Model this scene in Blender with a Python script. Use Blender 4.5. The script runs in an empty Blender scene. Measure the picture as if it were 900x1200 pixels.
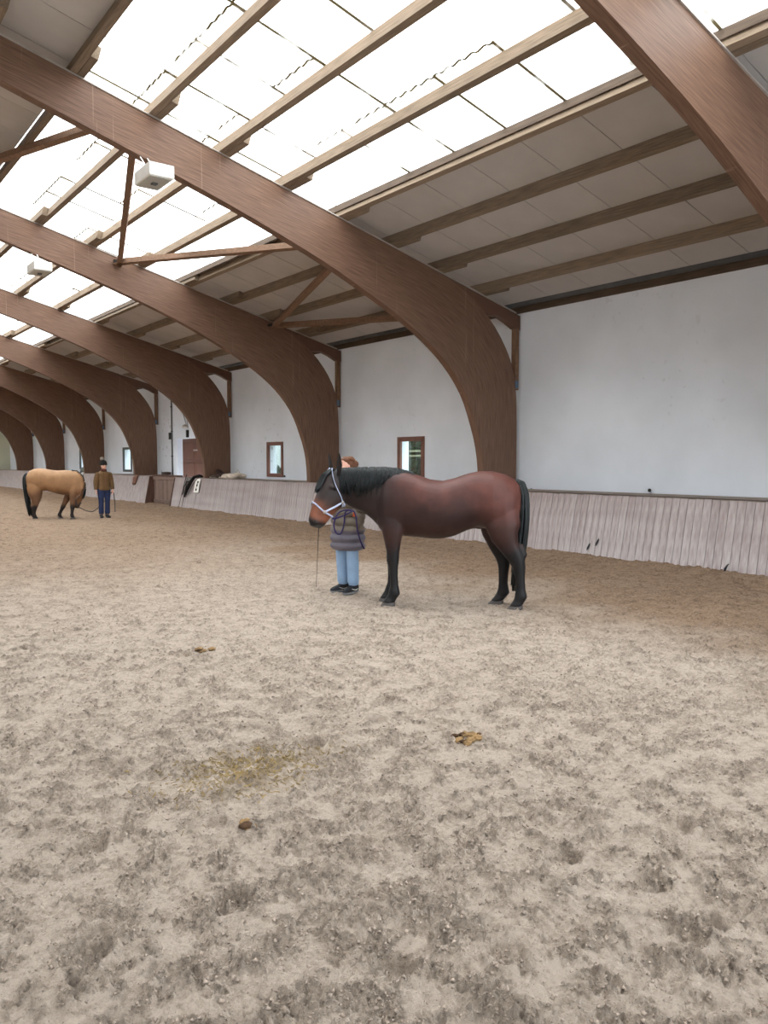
import bpy, math, random
import numpy as np
from mathutils import Vector, Matrix
random.seed(7); rng = np.random.default_rng(11)
S = bpy.context.scene; COL = S.collection

# ------------------------------------------------------------------ camera, sky, exposure
EYE = 1.58; FOC = 940.0
pitch = math.atan(60 / FOC); theta = math.atan(708 / math.hypot(FOC, 60))
FW = Vector((math.sin(theta) * math.cos(pitch), math.cos(theta) * math.cos(pitch), -math.sin(pitch)))
RT = Vector((math.cos(theta), -math.sin(theta), 0)); UP = RT.cross(FW)
cd = bpy.data.cameras.new('camera'); cam = bpy.data.objects.new('camera', cd); COL.objects.link(cam)
cam.matrix_world = Matrix(((RT.x, UP.x, -FW.x, 0), (RT.y, UP.y, -FW.y, 0), (RT.z, UP.z, -FW.z, EYE), (0, 0, 0, 1)))
cd.sensor_fit = 'VERTICAL'; cd.sensor_height = 36; cd.lens = FOC / 1200 * 36; cd.clip_end = 300
S.camera = cam
w = bpy.data.worlds.new('overcast_sky'); S.world = w; w.use_nodes = True
w.node_tree.nodes['Background'].inputs[0].default_value = (0.84, 0.93, 1.0, 1)
w.node_tree.nodes['Background'].inputs[1].default_value = 4.2
S.view_settings.view_transform = 'Standard'; S.view_settings.look = 'None'
S.view_settings.gamma = 1; S.view_settings.use_curve_mapping = False
S.view_settings.exposure = 0.72
S.cycles.max_bounces = 10; S.cycles.diffuse_bounces = 6; S.cycles.transparent_max_bounces = 12
S.cycles.use_denoising = True

# ------------------------------------------------------------------ helpers
def ray(px, py): return FW * FOC + RT * (px - 450) + UP * (600 - py)
def on_floor(px, py, z=0.0):
    d = ray(px, py); return Vector((0, 0, EYE)) + d * ((z - EYE) / d.z)
def on_X(px, py, X):
    d = ray(px, py); return Vector((0, 0, EYE)) + d * (X / d.x)
RZ0, RX0, RS = 6.78, 2.35, 0.263
def roofz(X, off=0.0):
    return RZ0 - RS * (abs(X - 0.5) + 0.5 - RX0) + off
def on_roof(px, py, off):
    d = ray(px, py); t = (RZ0 + RS * RX0 + off - EYE) / (d.z + RS * d.x)
    return Vector((0, 0, EYE)) + d * t

def tag(o, label=None, cat=None, group=None, kind=None):
    if label: o['label'] = label
    if cat: o['category'] = cat
    if group: o['group'] = group
    if kind: o['kind'] = kind
    return o
def empty(name, loc=(0, 0, 0), rz=0.0):
    o = bpy.data.objects.new(name, None); COL.objects.link(o)
    o.location = loc; o.rotation_euler = (0, 0, rz); o.empty_display_size = 0.1
    return o
def link(name, me, mat=None, parent=None, loc=None):
    o = bpy.data.objects.new(name, me); COL.objects.link(o)
    if mat is not None and len(me.materials) == 0: me.materials.append(mat)
    if parent: o.parent = parent
    if loc is not None: o.location = loc
    return o
def mesh(vs, fs, smooth=False, name='mesh'):
    me = bpy.data.meshes.new(name); me.from_pydata([tuple(v) for v in vs], [], [tuple(f) for f in fs]); me.update()
    if smooth: me.polygons.foreach_set('use_smooth', [True] * len(me.polygons))
    return me
class MB:
    """collects shapes for one mesh"""
    def __init__(s): s.v = []; s.f = []
    def add(s, vs, fs):
        b = len(s.v); s.v += [tuple(v) for v in vs]; s.f += [tuple(i + b for i in f) for f in fs]; return s
    def box(s, x0, x1, y0, y1, z0, z1):
        return s.add([(x0, y0, z0), (x1, y0, z0), (x1, y1, z0), (x0, y1, z0), (x0, y0, z1), (x1, y0, z1), (x1, y1, z1), (x0, y1, z1)],
                     [(0, 3, 2, 1), (4, 5, 6, 7), (0, 1, 5, 4), (1, 2, 6, 5), (2, 3, 7, 6), (3, 0, 4, 7)])
    def bar(s, a, b, wdt, hgt, up=(0, 0, 1)):
        a = Vector(a); b = Vector(b); t = (b - a).normalized(); u = Vector(up); sd = t.cross(u).normalized(); u = sd.cross(t)
        c = []
        for p in (a, b):
            for i, j in ((-1, -1), (1, -1), (1, 1), (-1, 1)): c.append(p + sd * (i * wdt / 2) + u * (j * hgt / 2))
        return s.add(c, [(3, 2, 1, 0), (4, 5, 6, 7), (0, 1, 5, 4), (1, 2, 6, 5), (2, 3, 7, 6), (3, 0, 4, 7)])
    def prism(s, poly, y0, y1):
        n = len(poly); vs = [(p[0], y0, p[1]) for p in poly] + [(p[0], y1, p[1]) for p in poly]
        fs = [tuple(range(n)), tuple(range(2 * n - 1, n - 1, -1))] + [(i, i + n, (i + 1) % n + n, (i + 1) % n) for i in range(n)]
        return s.add(vs, fs)
    def tube(s, pts, rad, n=8, flat=1.0, ref=(0, 0, 1)):
        pts = [Vector(p) for p in pts]; m = len(pts)
        if not hasattr(rad, '__len__'): rad = [rad] * m
        u = None; rings = []
        for i, p in enumerate(pts):
            t = (pts[min(i + 1, m - 1)] - pts[max(i - 1, 0)]).normalized()
            if u is None:
                r = Vector(ref)
                if abs(t.dot(r)) > .95: r = Vector((1, 0, 0)) if abs(t.x) < .9 else Vector((0, 1, 0))
                u = (r - t * r.dot(t)).normalized()
            else: u = (u - t * u.dot(t)).normalized()
            b = t.cross(u)
            rings.append([p + u * (math.cos(2 * math.pi * k / n) * rad[i]) + b * (math.sin(2 * math.pi * k / n) * rad[i] * flat) for k in range(n)])
        return s.rings(rings)
    def rings(s, rings):
        n = len(rings[0]); vs = [v for r in rings for v in r]; fs = []
        for i in range(len(rings) - 1):
            for k in range(n):
                fs.append((i * n + k, i * n + (k + 1) % n, (i + 1) * n + (k + 1) % n, (i + 1) * n + k))
        fs.append(tuple(range(n - 1, -1, -1))); fs.append(tuple((len(rings) - 1) * n + k for k in range(n)))
        return s.add(vs, fs)
    def ball(s, c, r, nu=12, nv=8):
        c = Vector(c); r = (r, r, r) if not hasattr(r, '__len__') else r
        rg = []
        for j in range(nv + 1):
            ph = -math.pi / 2 + math.pi * (j + .0) / nv; ph = max(-1.5, min(1.5, ph))
            rg.append([c + Vector((r[0] * math.cos(ph) * math.cos(2 * math.pi * k / nu), r[1] * math.cos(ph) * math.sin(2 * math.pi * k / nu), r[2] * math.sin(ph))) for k in range(nu)])
        return s.rings(rg)
    def loft(s, st, n=24, e=2.0):
        """st: list of (centre, vecA, vecB): superelliptic sections"""
        rg = []
        for c, A, B in st:
            c, A, B = Vector(c), Vector(A), Vector(B); r = []
            for k in range(n):
                t = 2 * math.pi * k / n; ca, sa = math.cos(t), math.sin(t)
                r.append(c + A * (math.copysign(abs(ca) ** (2 / e), ca)) + B * (math.copysign(abs(sa) ** (2 / e), sa)))
            rg.append(r)
        return s.rings(rg)
    def mesh(s, smooth=False, name='mesh'): return mesh(s.v, s.f, smooth, name)
    def obj(s, name, mat, parent=None, smooth=False, loc=None): return link(name, s.mesh(smooth, name), mat, parent, loc)
    def remesh(s, vox, it=4, fac=.5):
        """one continuous surface out of all the shapes"""
        o = link('tmp', s.mesh()); m = o.modifiers.new('r', 'REMESH'); m.mode = 'VOXEL'; m.voxel_size = vox; m.use_smooth_shade = True
        if it:
            q = o.modifiers.new('s', 'SMOOTH'); q.factor = fac; q.iterations = it
        dg = bpy.context.evaluated_depsgraph_get(); dg.update()
        me = bpy.data.meshes.new_from_object(o.evaluated_get(dg)); bpy.data.objects.remove(o)
        me.polygons.foreach_set('use_smooth', [True] * len(me.polygons)); return me
def bevel(o, wdt=.01, seg=2):
    m = o.modifiers.new('bevel', 'BEVEL'); m.width = wdt; m.segments = seg; m.limit_method = 'ANGLE'; return o
def vcol(me, fn):
    n = len(me.vertices); co = np.empty(n * 3, np.float32); me.vertices.foreach_get('co', co); co = co.reshape(n, 3)
    c = np.ones((n, 4), np.float32); c[:, :3] = fn(co)
    at = me.color_attributes.new('coat', 'FLOAT_COLOR', 'POINT'); at.data.foreach_set('color', c.ravel())
def srgb(r, g, b):
    return tuple(((c / 255) / 12.92 if c / 255 <= .04045 else ((c / 255 + .055) / 1.055) ** 2.4) for c in (r, g, b))
def sm(a, b, x): t = np.clip((x - a) / (b - a), 0, 1); return t * t * (3 - 2 * t)

# ------------------------------------------------------------------ materials
def new_mat(name):
    m = bpy.data.materials.new(name); m.use_nodes = True
    nt = m.node_tree; return m, nt, nt.nodes, nt.links, nt.nodes['Principled BSDF']
def simple(name, c, rough=.7, var=.12, scale=8.0, bump=0.0, bscale=60.0, metal=0, stretch=None, rnd=0.0, coat=False, spec=.3, sheen=0):
    m, nt, N, L, P = new_mat(name)
    P.inputs['Roughness'].default_value = rough; P.inputs['Metallic'].default_value = metal
    P.inputs['Specular IOR Level'].default_value = spec
    if sheen: P.inputs['Sheen Weight'].default_value = sheen
    tc = N.new('ShaderNodeTexCoord'); vec = tc.outputs['Object']
    if stretch:
        mp = N.new('ShaderNodeMapping'); mp.inputs['Scale'].default_value = stretch; L.new(vec, mp.inputs['Vector']); vec = mp.outputs[0]
    nz = N.new('ShaderNodeTexNoise'); nz.inputs['Scale'].default_value = scale; nz.inputs['Detail'].default_value = 6; L.new(vec, nz.inputs['Vector'])
    fac = nz.outputs[0]
    if rnd:
        oi = N.new('ShaderNodeObjectInfo'); ma = N.new('ShaderNodeMath'); ma.operation = 'MULTIPLY_ADD'
        L.new(oi.outputs['Random'], ma.inputs[0]); ma.inputs[1].default_value = rnd; L.new(fac, ma.inputs[2])
        sb = N.new('ShaderNodeMath'); sb.operation = 'SUBTRACT'; L.new(ma.outputs[0], sb.inputs[0]); sb.inputs[1].default_value = rnd / 2; fac = sb.outputs[0]
    mr = N.new('ShaderNodeMapRange'); mr.inputs['From Min'].default_value = .25; mr.inputs['From Max'].default_value = .75
    mr.inputs['To Min'].default_value = 1 - var; mr.inputs['To Max'].default_value = 1 + var; L.new(fac, mr.inputs['Value'])
    vm = N.new('ShaderNodeVectorMath'); vm.operation = 'SCALE'
    if coat:
        at = N.new('ShaderNodeAttribute'); at.attribute_name = 'coat'; L.new(at.outputs['Color'], vm.inputs[0])
    else: vm.inputs[0].default_value = c
    L.new(mr.outputs[0], vm.inputs['Scale']); L.new(vm.outputs[0], P.inputs['Base Color'])
    if bump:
        n2 = N.new('ShaderNodeTexNoise'); n2.inputs['Scale'].default_value = bscale; n2.inputs['Detail'].default_value = 4; L.new(vec, n2.inputs['Vector'])
        bp = N.new('ShaderNodeBump'); bp.inputs['Strength'].default_value = bump; bp.inputs['Distance'].default_value = .02
        L.new(n2.outputs[0], bp.inputs['Height']); L.new(bp.outputs[0], P.inputs['Normal'])
    return m
M = {}
M['hide'] = simple('bay_coat', (1, 1, 1), .5, .22, 7, .1, 160, coat=True, spec=.3)
M['mane'] = simple('black_horsehair', srgb(20, 25, 27), .4, .5, 30, spec=.35)
M['hoof'] = simple('hoof_horn', srgb(78, 72, 70), .6, .25, 30)
M['eye'] = simple('eye', srgb(14, 10, 8), .5, .0, spec=.2)
M['purlin'] = simple('weathered_purlin_timber', srgb(128, 112, 95), .85, .3, 3, .25, 12, stretch=(14, 1, 14), rnd=.35)
M['brace'] = simple('brown_brace_timber', srgb(122, 95, 76), .8, .25, 3, .2, 12, stretch=(6, 6, 6), rnd=.3)
M['panel'] = simple('grey_roof_panel', srgb(184, 180, 177), .8, .07, 2.0, .03, 30, rnd=.12)
M['deck'] = simple('dark_roof_deck', srgb(52, 45, 40), .9, .2)
M['metal_pale'] = simple('pale_metal_strip', srgb(172, 165, 158), .45, .1, metal=.3)
M['steel'] = simple('grey_blue_steel', srgb(92, 110, 128), .5, .15, metal=.4)
M['darkmetal'] = simple('dark_metal', srgb(48, 46, 46), .5, .2, metal=.3)
M['pipe'] = simple('dark_grey_pipe', srgb(80, 82, 82), .5, .15)
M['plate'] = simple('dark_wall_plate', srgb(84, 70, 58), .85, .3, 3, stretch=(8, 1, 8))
M['frame'] = simple('brown_window_frame', srgb(122, 84, 72), .6, .15, 6)
M['door'] = simple('brown_door_wood', srgb(100, 68, 56), .6, .25, 4, .1, 30, stretch=(8, 8, 1))
M['gate'] = simple('grey_brown_gate_wood', srgb(128, 108, 98), .85, .25, 5, .2, 30, stretch=(6, 6, 1), rnd=.4)
M['cheek'] = simple('dark_brown_wood', srgb(96, 72, 62), .85, .25, 5, stretch=(6, 6, 1))
M['ledge'] = simple('dusty_ledge_wood', srgb(138, 126, 118), .9, .2, 4, stretch=(6, 1, 6))
M['white'] = simple('white_enamel', srgb(226, 224, 218), .45, .04)
M['grille'] = simple('lamp_diffuser', srgb(176, 176, 170), .35, .05)
M['black'] = simple('black_leather', srgb(26, 25, 26), .45, .3, 20)
M['blackcloth'] = simple('black_cloth', srgb(24, 24, 28), .9, .3, 20)
M['card'] = simple('white_card', srgb(238, 236, 230), .6, .03)
M['leather'] = simple('brown_leather', srgb(112, 74, 58), .6, .25, 12)
M['darkleather'] = simple('dark_brown_leather', srgb(58, 40, 34), .6, .3, 12)
M['cloth'] = simple('beige_cloth', srgb(196, 182, 168), .95, .15, 12, .2, 60)
M['wcloth'] = simple('white_cloth', srgb(226, 226, 222), .95, .06, 12)
M['gcloth'] = simple('grey_green_cloth', srgb(108, 116, 112), .95, .15, 12)
M['manure'] = simple('manure', srgb(142, 114, 78), .95, .5, 30, .5, 60)
M['manuredark'] = simple('dark_manure', srgb(82, 60, 42), .95, .4, 30, .5, 60)
M['straw'] = simple('straw', srgb(150, 128, 86), .8, .35, 3)
M['scrap'] = simple('dark_scrap', srgb(40, 40, 44), .8, .3)
M['skin'] = simple('skin', srgb(222, 172, 152), .5, .06, 20)
M['lip'] = simple('lips', srgb(176, 104, 96), .5, .05)
M['hair'] = simple('auburn_hair', srgb(104, 66, 46), .5, .4, 30)
M['puffer'] = simple('olive_grey_quilted_nylon', srgb(112, 103, 92), .5, .15, 9, .25, 30, spec=.4)
M['puffer2'] = simple('slate_quilted_nylon', srgb(102, 98, 110), .5, .15, 9, .25, 30, spec=.4)
M['jeans_l'] = simple('light_blue_sweatpants', srgb(146, 174, 206), .9, .12, 9, .2, 25)
M['shoe'] = simple('black_shoe', srgb(34, 34, 38), .6, .2)
M['sole'] = simple('grey_sole', srgb(120, 120, 122), .7, .1)
M['tan'] = simple('tan_brown_jacket', srgb(104, 78, 50), .85, .16, 9, .2, 30)
M['jeans_d'] = simple('dark_blue_jeans', srgb(42, 52, 84), .9, .2, 9)
M['knit'] = simple('black_knit', srgb(30, 28, 28), .95, .3, 40, .4, 80)
M['pom'] = simple('grey_fur', srgb(150, 138, 126), .95, .3, 40)
M['scarf'] = simple('brown_scarf', srgb(92, 54, 44), .95, .2, 30)
M['orange'] = simple('orange_patch', srgb(206, 92, 48), .7, .05)
M['rope'] = simple('navy_purple_rope', srgb(50, 40, 88), .8, .5, 60, .3, 120)
M['rope2'] = simple('dark_grey_rope', srgb(70, 68, 70), .8, .3, 60)
M['web'] = simple('pale_blue_webbing', srgb(186, 196, 226), .7, .2, 90)
M['whip'] = simple('dark_whip', srgb(58, 46, 38), .6, .2)
M['leaf'] = simple('dark_evergreen', srgb(44, 54, 36), .8, .6, 6)
M['grass'] = simple('grass', srgb(96, 110, 66), .95, .3, 3)
M['rail'] = simple('pale_rail', srgb(128, 126, 100), .7, .1)

# arch timber: glue-laminated layers follow the curve (uv: u along, v across, in metres)
m, nt, N, L, P = new_mat('glulam_stained'); M['arch'] = m
P.inputs['Roughness'].default_value = .55; P.inputs['Specular IOR Level'].default_value = .3
uv = N.new('ShaderNodeUVMap'); uv.uv_map = 'lam'
mp = N.new('ShaderNodeMapping'); mp.inputs['Scale'].default_value = (1.2, 22, 1); L.new(uv.outputs[0], mp.inputs['Vector'])
nz = N.new('ShaderNodeTexNoise'); nz.inputs['Scale'].default_value = 2.2; nz.inputs['Detail'].default_value = 8; L.new(mp.outputs[0], nz.inputs['Vector'])
cr = N.new('ShaderNodeValToRGB'); cr.color_ramp.elements[0].position = .3; cr.color_ramp.elements[1].position = .72
cr.color_ramp.elements[0].color = (*srgb(90, 66, 53), 1); cr.color_ramp.elements[1].color = (*srgb(124, 95, 77), 1); L.new(nz.outputs[0], cr.inputs[0])
sp = N.new('ShaderNodeSeparateXYZ'); L.new(uv.outputs[0], sp.inputs[0])
md = N.new('ShaderNodeMath'); md.operation = 'PINGPONG'; L.new(sp.outputs[1], md.inputs[0]); md.inputs[1].default_value = .0167
lt = N.new('ShaderNodeMath'); lt.operation = 'LESS_THAN'; L.new(md.outputs[0], lt.inputs[0]); lt.inputs[1].default_value = .0009
mx = N.new('ShaderNodeMix'); mx.data_type = 'RGBA'; mm = N.new('ShaderNodeMath'); mm.operation = 'MULTIPLY'; mm.inputs[1].default_value = .35
L.new(lt.outputs[0], mm.inputs[0]); L.new(mm.outputs[0], mx.inputs[0]); L.new(cr.outputs[0], mx.inputs[6]); mx.inputs[7].default_value = (*srgb(72, 46, 36), 1)
# pale drip marks
tc = N.new('ShaderNodeTexCoord'); m3 = N.new('ShaderNodeMapping'); m3.inputs['Scale'].default_value = (9, 1, .25); L.new(tc.outputs['Object'], m3.inputs['Vector'])
n3 = N.new('ShaderNodeTexNoise'); n3.inputs['Scale'].default_value = 1.6; n3.inputs['Detail'].default_value = 3; L.new(m3.outputs[0], n3.inputs['Vector'])
r3 = N.new('ShaderNodeMapRange'); r3.inputs['From Min'].default_value = .66; r3.inputs['From Max'].default_value = .74; r3.inputs['To Max'].default_value = .3; L.new(n3.outputs[0], r3.inputs['Value'])
m4 = N.new('ShaderNodeMix'); m4.data_type = 'RGBA'; L.new(r3.outputs[0], m4.inputs[0]); L.new(mx.outputs[2], m4.inputs[6]); m4.inputs[7].default_value = (*srgb(186, 158, 136), 1)
L.new(m4.outputs[2], P.inputs['Base Color'])

# white plaster wall with flaking specks
def plaster(name, c, fleck=.63):
    m, nt, N, L, P = new_mat(name); P.inputs['Roughness'].default_value = .9; P.inputs['Specular IOR Level'].default_value = .15
    tc = N.new('ShaderNodeTexCoord')
    a = N.new('ShaderNodeTexNoise'); a.inputs['Scale'].default_value = .7; a.inputs['Detail'].default_value = 7; L.new(tc.outputs['Object'], a.inputs['Vector'])
    b = N.new('ShaderNodeTexNoise'); b.inputs['Scale'].default_value = 7; b.inputs['Detail'].default_value = 5; L.new(tc.outputs['Object'], b.inputs['Vector'])
    big = N.new('ShaderNodeTexNoise'); big.inputs['Scale'].default_value = .33; big.inputs['Detail'].default_value = 2; L.new(tc.outputs['Object'], big.inputs['Vector'])
    mr = N.new('ShaderNodeMapRange'); mr.inputs['To Min'].default_value = .9; mr.inputs['To Max'].default_value = 1.06; mr.inputs['From Min'].default_value = .3; mr.inputs['From Max'].default_value = .7
    L.new(a.outputs[0], mr.inputs['Value'])
    vm = N.new('ShaderNodeVectorMath'); vm.operation = 'SCALE'; vm.inputs[0].default_value = c; L.new(mr.outputs[0], vm.inputs['Scale'])
    f1 = N.new('ShaderNodeMapRange'); f1.inputs['From Min'].default_value = fleck; f1.inputs['From Max'].default_value = fleck + .03; L.new(b.outputs[0], f1.inputs['Value'])
    f2 = N.new('ShaderNodeMapRange'); f2.inputs['From Min'].default_value = .56; f2.inputs['From Max'].default_value = .66; f2.inputs['To Max'].default_value = .5; L.new(big.outputs[0], f2.inputs['Value'])
    mu = N.new('ShaderNodeMath'); mu.operation = 'MULTIPLY'; L.new(f1.outputs[0], mu.inputs[0]); L.new(f2.outputs[0], mu.inputs[1])
    sy = N.new('ShaderNodeSeparateXYZ'); L.new(tc.outputs['Object'], sy.inputs[0])   # damp patch of the second bay flakes most
    py_ = N.new('ShaderNodeMapRange'); py_.inputs['From Min'].default_value = 16.5; py_.inputs['From Max'].default_value = 18.5; py_.inputs['To Min'].default_value = .25; L.new(sy.outputs[1], py_.inputs['Value'])
    m2 = N.new('ShaderNodeMath'); m2.operation = 'MULTIPLY'; L.new(mu.outputs[0], m2.inputs[0]); L.new(py_.outputs[0], m2.inputs[1]); mu = m2
    mx = N.new('ShaderNodeMix'); mx.data_type = 'RGBA'; L.new(mu.outputs[0], mx.inputs[0]); L.new(vm.outputs[0], mx.inputs[6]); mx.inputs[7].default_value = (*srgb(120, 116, 108), 1)
    L.new(mx.outputs[2], P.inputs['Base Color'])
    bp = N.new('ShaderNodeBump'); bp.inputs['Strength'].default_value = .15; bp.inputs['Distance'].default_value = .01; L.new(b.outputs[0], bp.inputs['Height']); L.new(bp.outputs[0], P.inputs['Normal'])
    return m
M['plaster'] = plaster('white_plaster', srgb(224, 229, 236))
M['plaster_end'] = plaster('greenish_plaster', srgb(206, 206, 184))

# whitewashed kickboard planks: pinkish grey, washed paler towards the foot
m, nt, N, L, P = new_mat('whitewashed_planks'); M['kick'] = m
P.inputs['Roughness'].default_value = .85; P.inputs['Specular IOR Level'].default_value = .2
tc = N.new('ShaderNodeTexCoord'); oi = N.new('ShaderNodeObjectInfo')
mp = N.new('ShaderNodeMapping'); mp.inputs['Scale'].default_value = (14, 14, 1.2); L.new(tc.outputs['Object'], mp.inputs['Vector'])
ad = N.new('ShaderNodeVectorMath'); ad.operation = 'ADD'; L.new(mp.outputs[0], ad.inputs[0]); L.new(oi.outputs['Location'], ad.inputs[1])
nz = N.new('ShaderNodeTexNoise'); nz.inputs['Scale'].default_value = 1.6; nz.inputs['Detail'].default_value = 8; L.new(ad.outputs[0], nz.inputs['Vector'])
cr = N.new('ShaderNodeValToRGB'); cr.color_ramp.elements[0].position = .22; cr.color_ramp.elements[1].position = .8
cr.color_ramp.elements[0].color = (*srgb(146, 134, 132), 1); cr.color_ramp.elements[1].color = (*srgb(192, 186, 185), 1)
e = cr.color_ramp.elements.new(.5); e.color = (*srgb(171, 160, 158), 1)
sz = N.new('ShaderNodeSeparateXYZ'); L.new(tc.outputs['Object'], sz.inputs[0])
mz = N.new('ShaderNodeMapRange'); mz.inputs['From Min'].default_value = 0; mz.inputs['From Max'].default_value = 1.0; mz.inputs['To Min'].default_value = .13; mz.inputs['To Max'].default_value = -.07; L.new(sz.outputs[2], mz.inputs['Value'])
a1 = N.new('ShaderNodeMath'); L.new(nz.outputs[0], a1.inputs[0]); L.new(mz.outputs[0], a1.inputs[1])
a2 = N.new('ShaderNodeMath'); a2.operation = 'MULTIPLY_ADD'; L.new(oi.outputs['Random'], a2.inputs[0]); a2.inputs[1].default_value = .14; L.new(a1.outputs[0], a2.inputs[2])
a3 = N.new('ShaderNodeMath'); a3.operation = 'SUBTRACT'; L.new(a2.outputs[0], a3.inputs[0]); a3.inputs[1].default_value = .07
L.new(a3.outputs[0], cr.inputs[0]); L.new(cr.outputs[0], P.inputs['Base Color'])

# translucent corrugated skylight sheets, dirt along the laps
m, nt, N, L, P = new_mat('translucent_sheet'); M['sheet'] = m
N.remove(P); out = N['Material Output']
tr = N.new('ShaderNodeBsdfTransparent'); tr.inputs[0].default_value = (.95, .90, .85, 1)
tl = N.new('ShaderNodeBsdfTranslucent'); tl.inputs[0].default_value = (.95, .90, .85, 1)
mxs = N.new('ShaderNodeMixShader'); mxs.inputs[0].default_value = .35; L.new(tr.outputs[0], mxs.inputs[1]); L.new(tl.outputs[0], mxs.inputs[2])
df = N.new('ShaderNodeBsdfDiffuse'); df.inputs[0].default_value = (*srgb(120, 112, 86), 1)
uv = N.new('ShaderNodeUVMap'); uv.uv_map = 'sheet'; sp = N.new('ShaderNodeSeparateXYZ'); L.new(uv.outputs[0], sp.inputs[0])
def math_(op, a, b=None):
    n = N.new('ShaderNodeMath'); n.operation = op
    for i, q in enumerate((a, b)):
        if q is None: continue
        if hasattr(q, 'links'): L.new(q, n.inputs[i])
        else: n.inputs[i].default_value = q
    return n.outputs[0]
eu = math_('LESS_THAN', sp.outputs[0], .032); ev = math_('GREATER_THAN', sp.outputs[1], .978)
ed = math_('MAXIMUM', eu, ev)
tc = N.new('ShaderNodeTexCoord'); nz = N.new('ShaderNodeTexNoise'); nz.inputs['Scale'].default_value = 3; L.new(tc.outputs['Object'], nz.inputs['Vector'])
oi = N.new('ShaderNodeObjectInfo')
dn = math_('ADD', nz.outputs[0], oi.outputs['Random']); dn = math_('MULTIPLY', dn, 1.0); dn = math_('SUBTRACT', dn, .74); dn = math_('MULTIPLY', dn, 2.2); dn = math_('MINIMUM', dn, 1.0); dn = math_('MAXIMUM', dn, 0.0)
ed = math_('MULTIPLY', ed, dn)
mx2 = N.new('ShaderNodeMixShader'); L.new(ed, mx2.inputs[0]); L.new(mxs.outputs[0], mx2.inputs[1]); L.new(df.outputs[0], mx2.inputs[2])
L.new(mx2.outputs[0], out.inputs[0])

# window glass
m, nt, N, L, P = new_mat('window_glass'); M['glass'] = m; N.remove(P); out = N['Material Output']
tr = N.new('ShaderNodeBsdfTransparent'); tr.inputs[0].default_value = (.9, .93, .93, 1); gl = N.new('ShaderNodeBsdfGlossy'); gl.inputs['Roughness'].default_value = .02
mxs = N.new('ShaderNodeMixShader'); mxs.inputs[0].default_value = .08; L.new(tr.outputs[0], mxs.inputs[1]); L.new(gl.outputs[0], mxs.inputs[2]); L.new(mxs.outputs[0], out.inputs[0])

# sand: pale dry crust, darker churned damp footing, browner track along the wall
m, nt, N, L, P = new_mat('arena_sand'); M['sand'] = m
P.inputs['Roughness'].default_value = .95; P.inputs['Specular IOR Level'].default_value = .1
at = N.new('ShaderNodeAttribute'); at.attribute_name = 'churn'
sc = N.new('ShaderNodeSeparateColor'); L.new(at.outputs['Color'], sc.inputs[0])
tc = N.new('ShaderNodeTexCoord')
n1 = N.new('ShaderNodeTexNoise'); n1.inputs['Scale'].default_value = 34; n1.inputs['Detail'].default_value = 8; n1.inputs['Roughness'].default_value = .7; L.new(tc.outputs['Object'], n1.inputs['Vector'])
n2 = N.new('ShaderNodeTexNoise'); n2.inputs['Scale'].default_value = 110; n2.inputs['Detail'].default_value = 5; n2.inputs['Roughness'].default_value = .75; L.new(tc.outputs['Object'], n2.inputs['Vector'])
n9 = N.new('ShaderNodeTexNoise'); n9.inputs['Scale'].default_value = 11; n9.inputs['Detail'].default_value = 5; L.new(tc.outputs['Object'], n9.inputs['Vector'])
n3 = N.new('ShaderNodeTexNoise'); n3.inputs['Scale'].default_value = 3.6; n3.inputs['Detail'].default_value = 6; n3.inputs['Roughness'].default_value = .65; L.new(tc.outputs['Object'], n3.inputs['Vector'])
s1 = math_('ADD', math_('MULTIPLY', math_('SUBTRACT', n1.outputs[0], .5), 2.8), math_('MULTIPLY', math_('SUBTRACT', n3.outputs[0], .5), 1.1))
s2 = math_('ADD', math_('ADD', s1, math_('MULTIPLY', math_('SUBTRACT', n9.outputs[0], .5), .9)), math_('MULTIPLY_ADD', sc.outputs[0], .40)); N[-2].inputs[2].default_value = .12
mr = N.new('ShaderNodeClamp'); L.new(s2, mr.inputs[0])
cr = N.new('ShaderNodeValToRGB'); cr.color_ramp.elements[0].position = 0; cr.color_ramp.elements[1].position = 1
cr.color_ramp.elements[0].color = (*srgb(206, 190, 175), 1); cr.color_ramp.elements[1].color = (*srgb(140, 125, 113), 1)
e = cr.color_ramp.elements.new(.45); e.color = (*srgb(188, 171, 155), 1); L.new(mr.outputs[0], cr.inputs[0])
mt = N.new('ShaderNodeMix'); mt.data_type = 'RGBA'; mt.blend_type = 'MULTIPLY'; L.new(sc.outputs[1], mt.inputs[0]); L.new(cr.outputs[0], mt.inputs[6]); mt.inputs[7].default_value = (.56, .45, .35, 1)
my = N.new('ShaderNodeMix'); my.data_type = 'RGBA'; L.new(sc.outputs[2], my.inputs[0]); L.new(mt.outputs[2], my.inputs[6]); my.inputs[7].default_value = (*srgb(150, 128, 92), 1)
# dark fibre and rubber specks
f = N.new('ShaderNodeMapRange'); f.inputs['From Min'].default_value = .53; f.inputs['From Max'].default_value = .62; f.inputs['To Max'].default_value = .85; L.new(n2.outputs[0], f.inputs['Value'])
f2 = math_('MULTIPLY', f.outputs[0], mr.outputs[0])
mk = N.new('ShaderNodeMix'); mk.data_type = 'RGBA'; L.new(f2, mk.inputs[0]); L.new(my.outputs[2], mk.inputs[6]); mk.inputs[7].default_value = (*srgb(98, 92, 92), 1)
L.new(mk.outputs[2], P.inputs['Base Color'])
bp = N.new('ShaderNodeBump'); bp.inputs['Strength'].default_value = 1.0; bp.inputs['Distance'].default_value = .02
hb = math_('ADD', n1.outputs[0], n2.outputs[0]); L.new(hb, bp.inputs['Height']); L.new(bp.outputs[0], P.inputs['Normal'])


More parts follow.
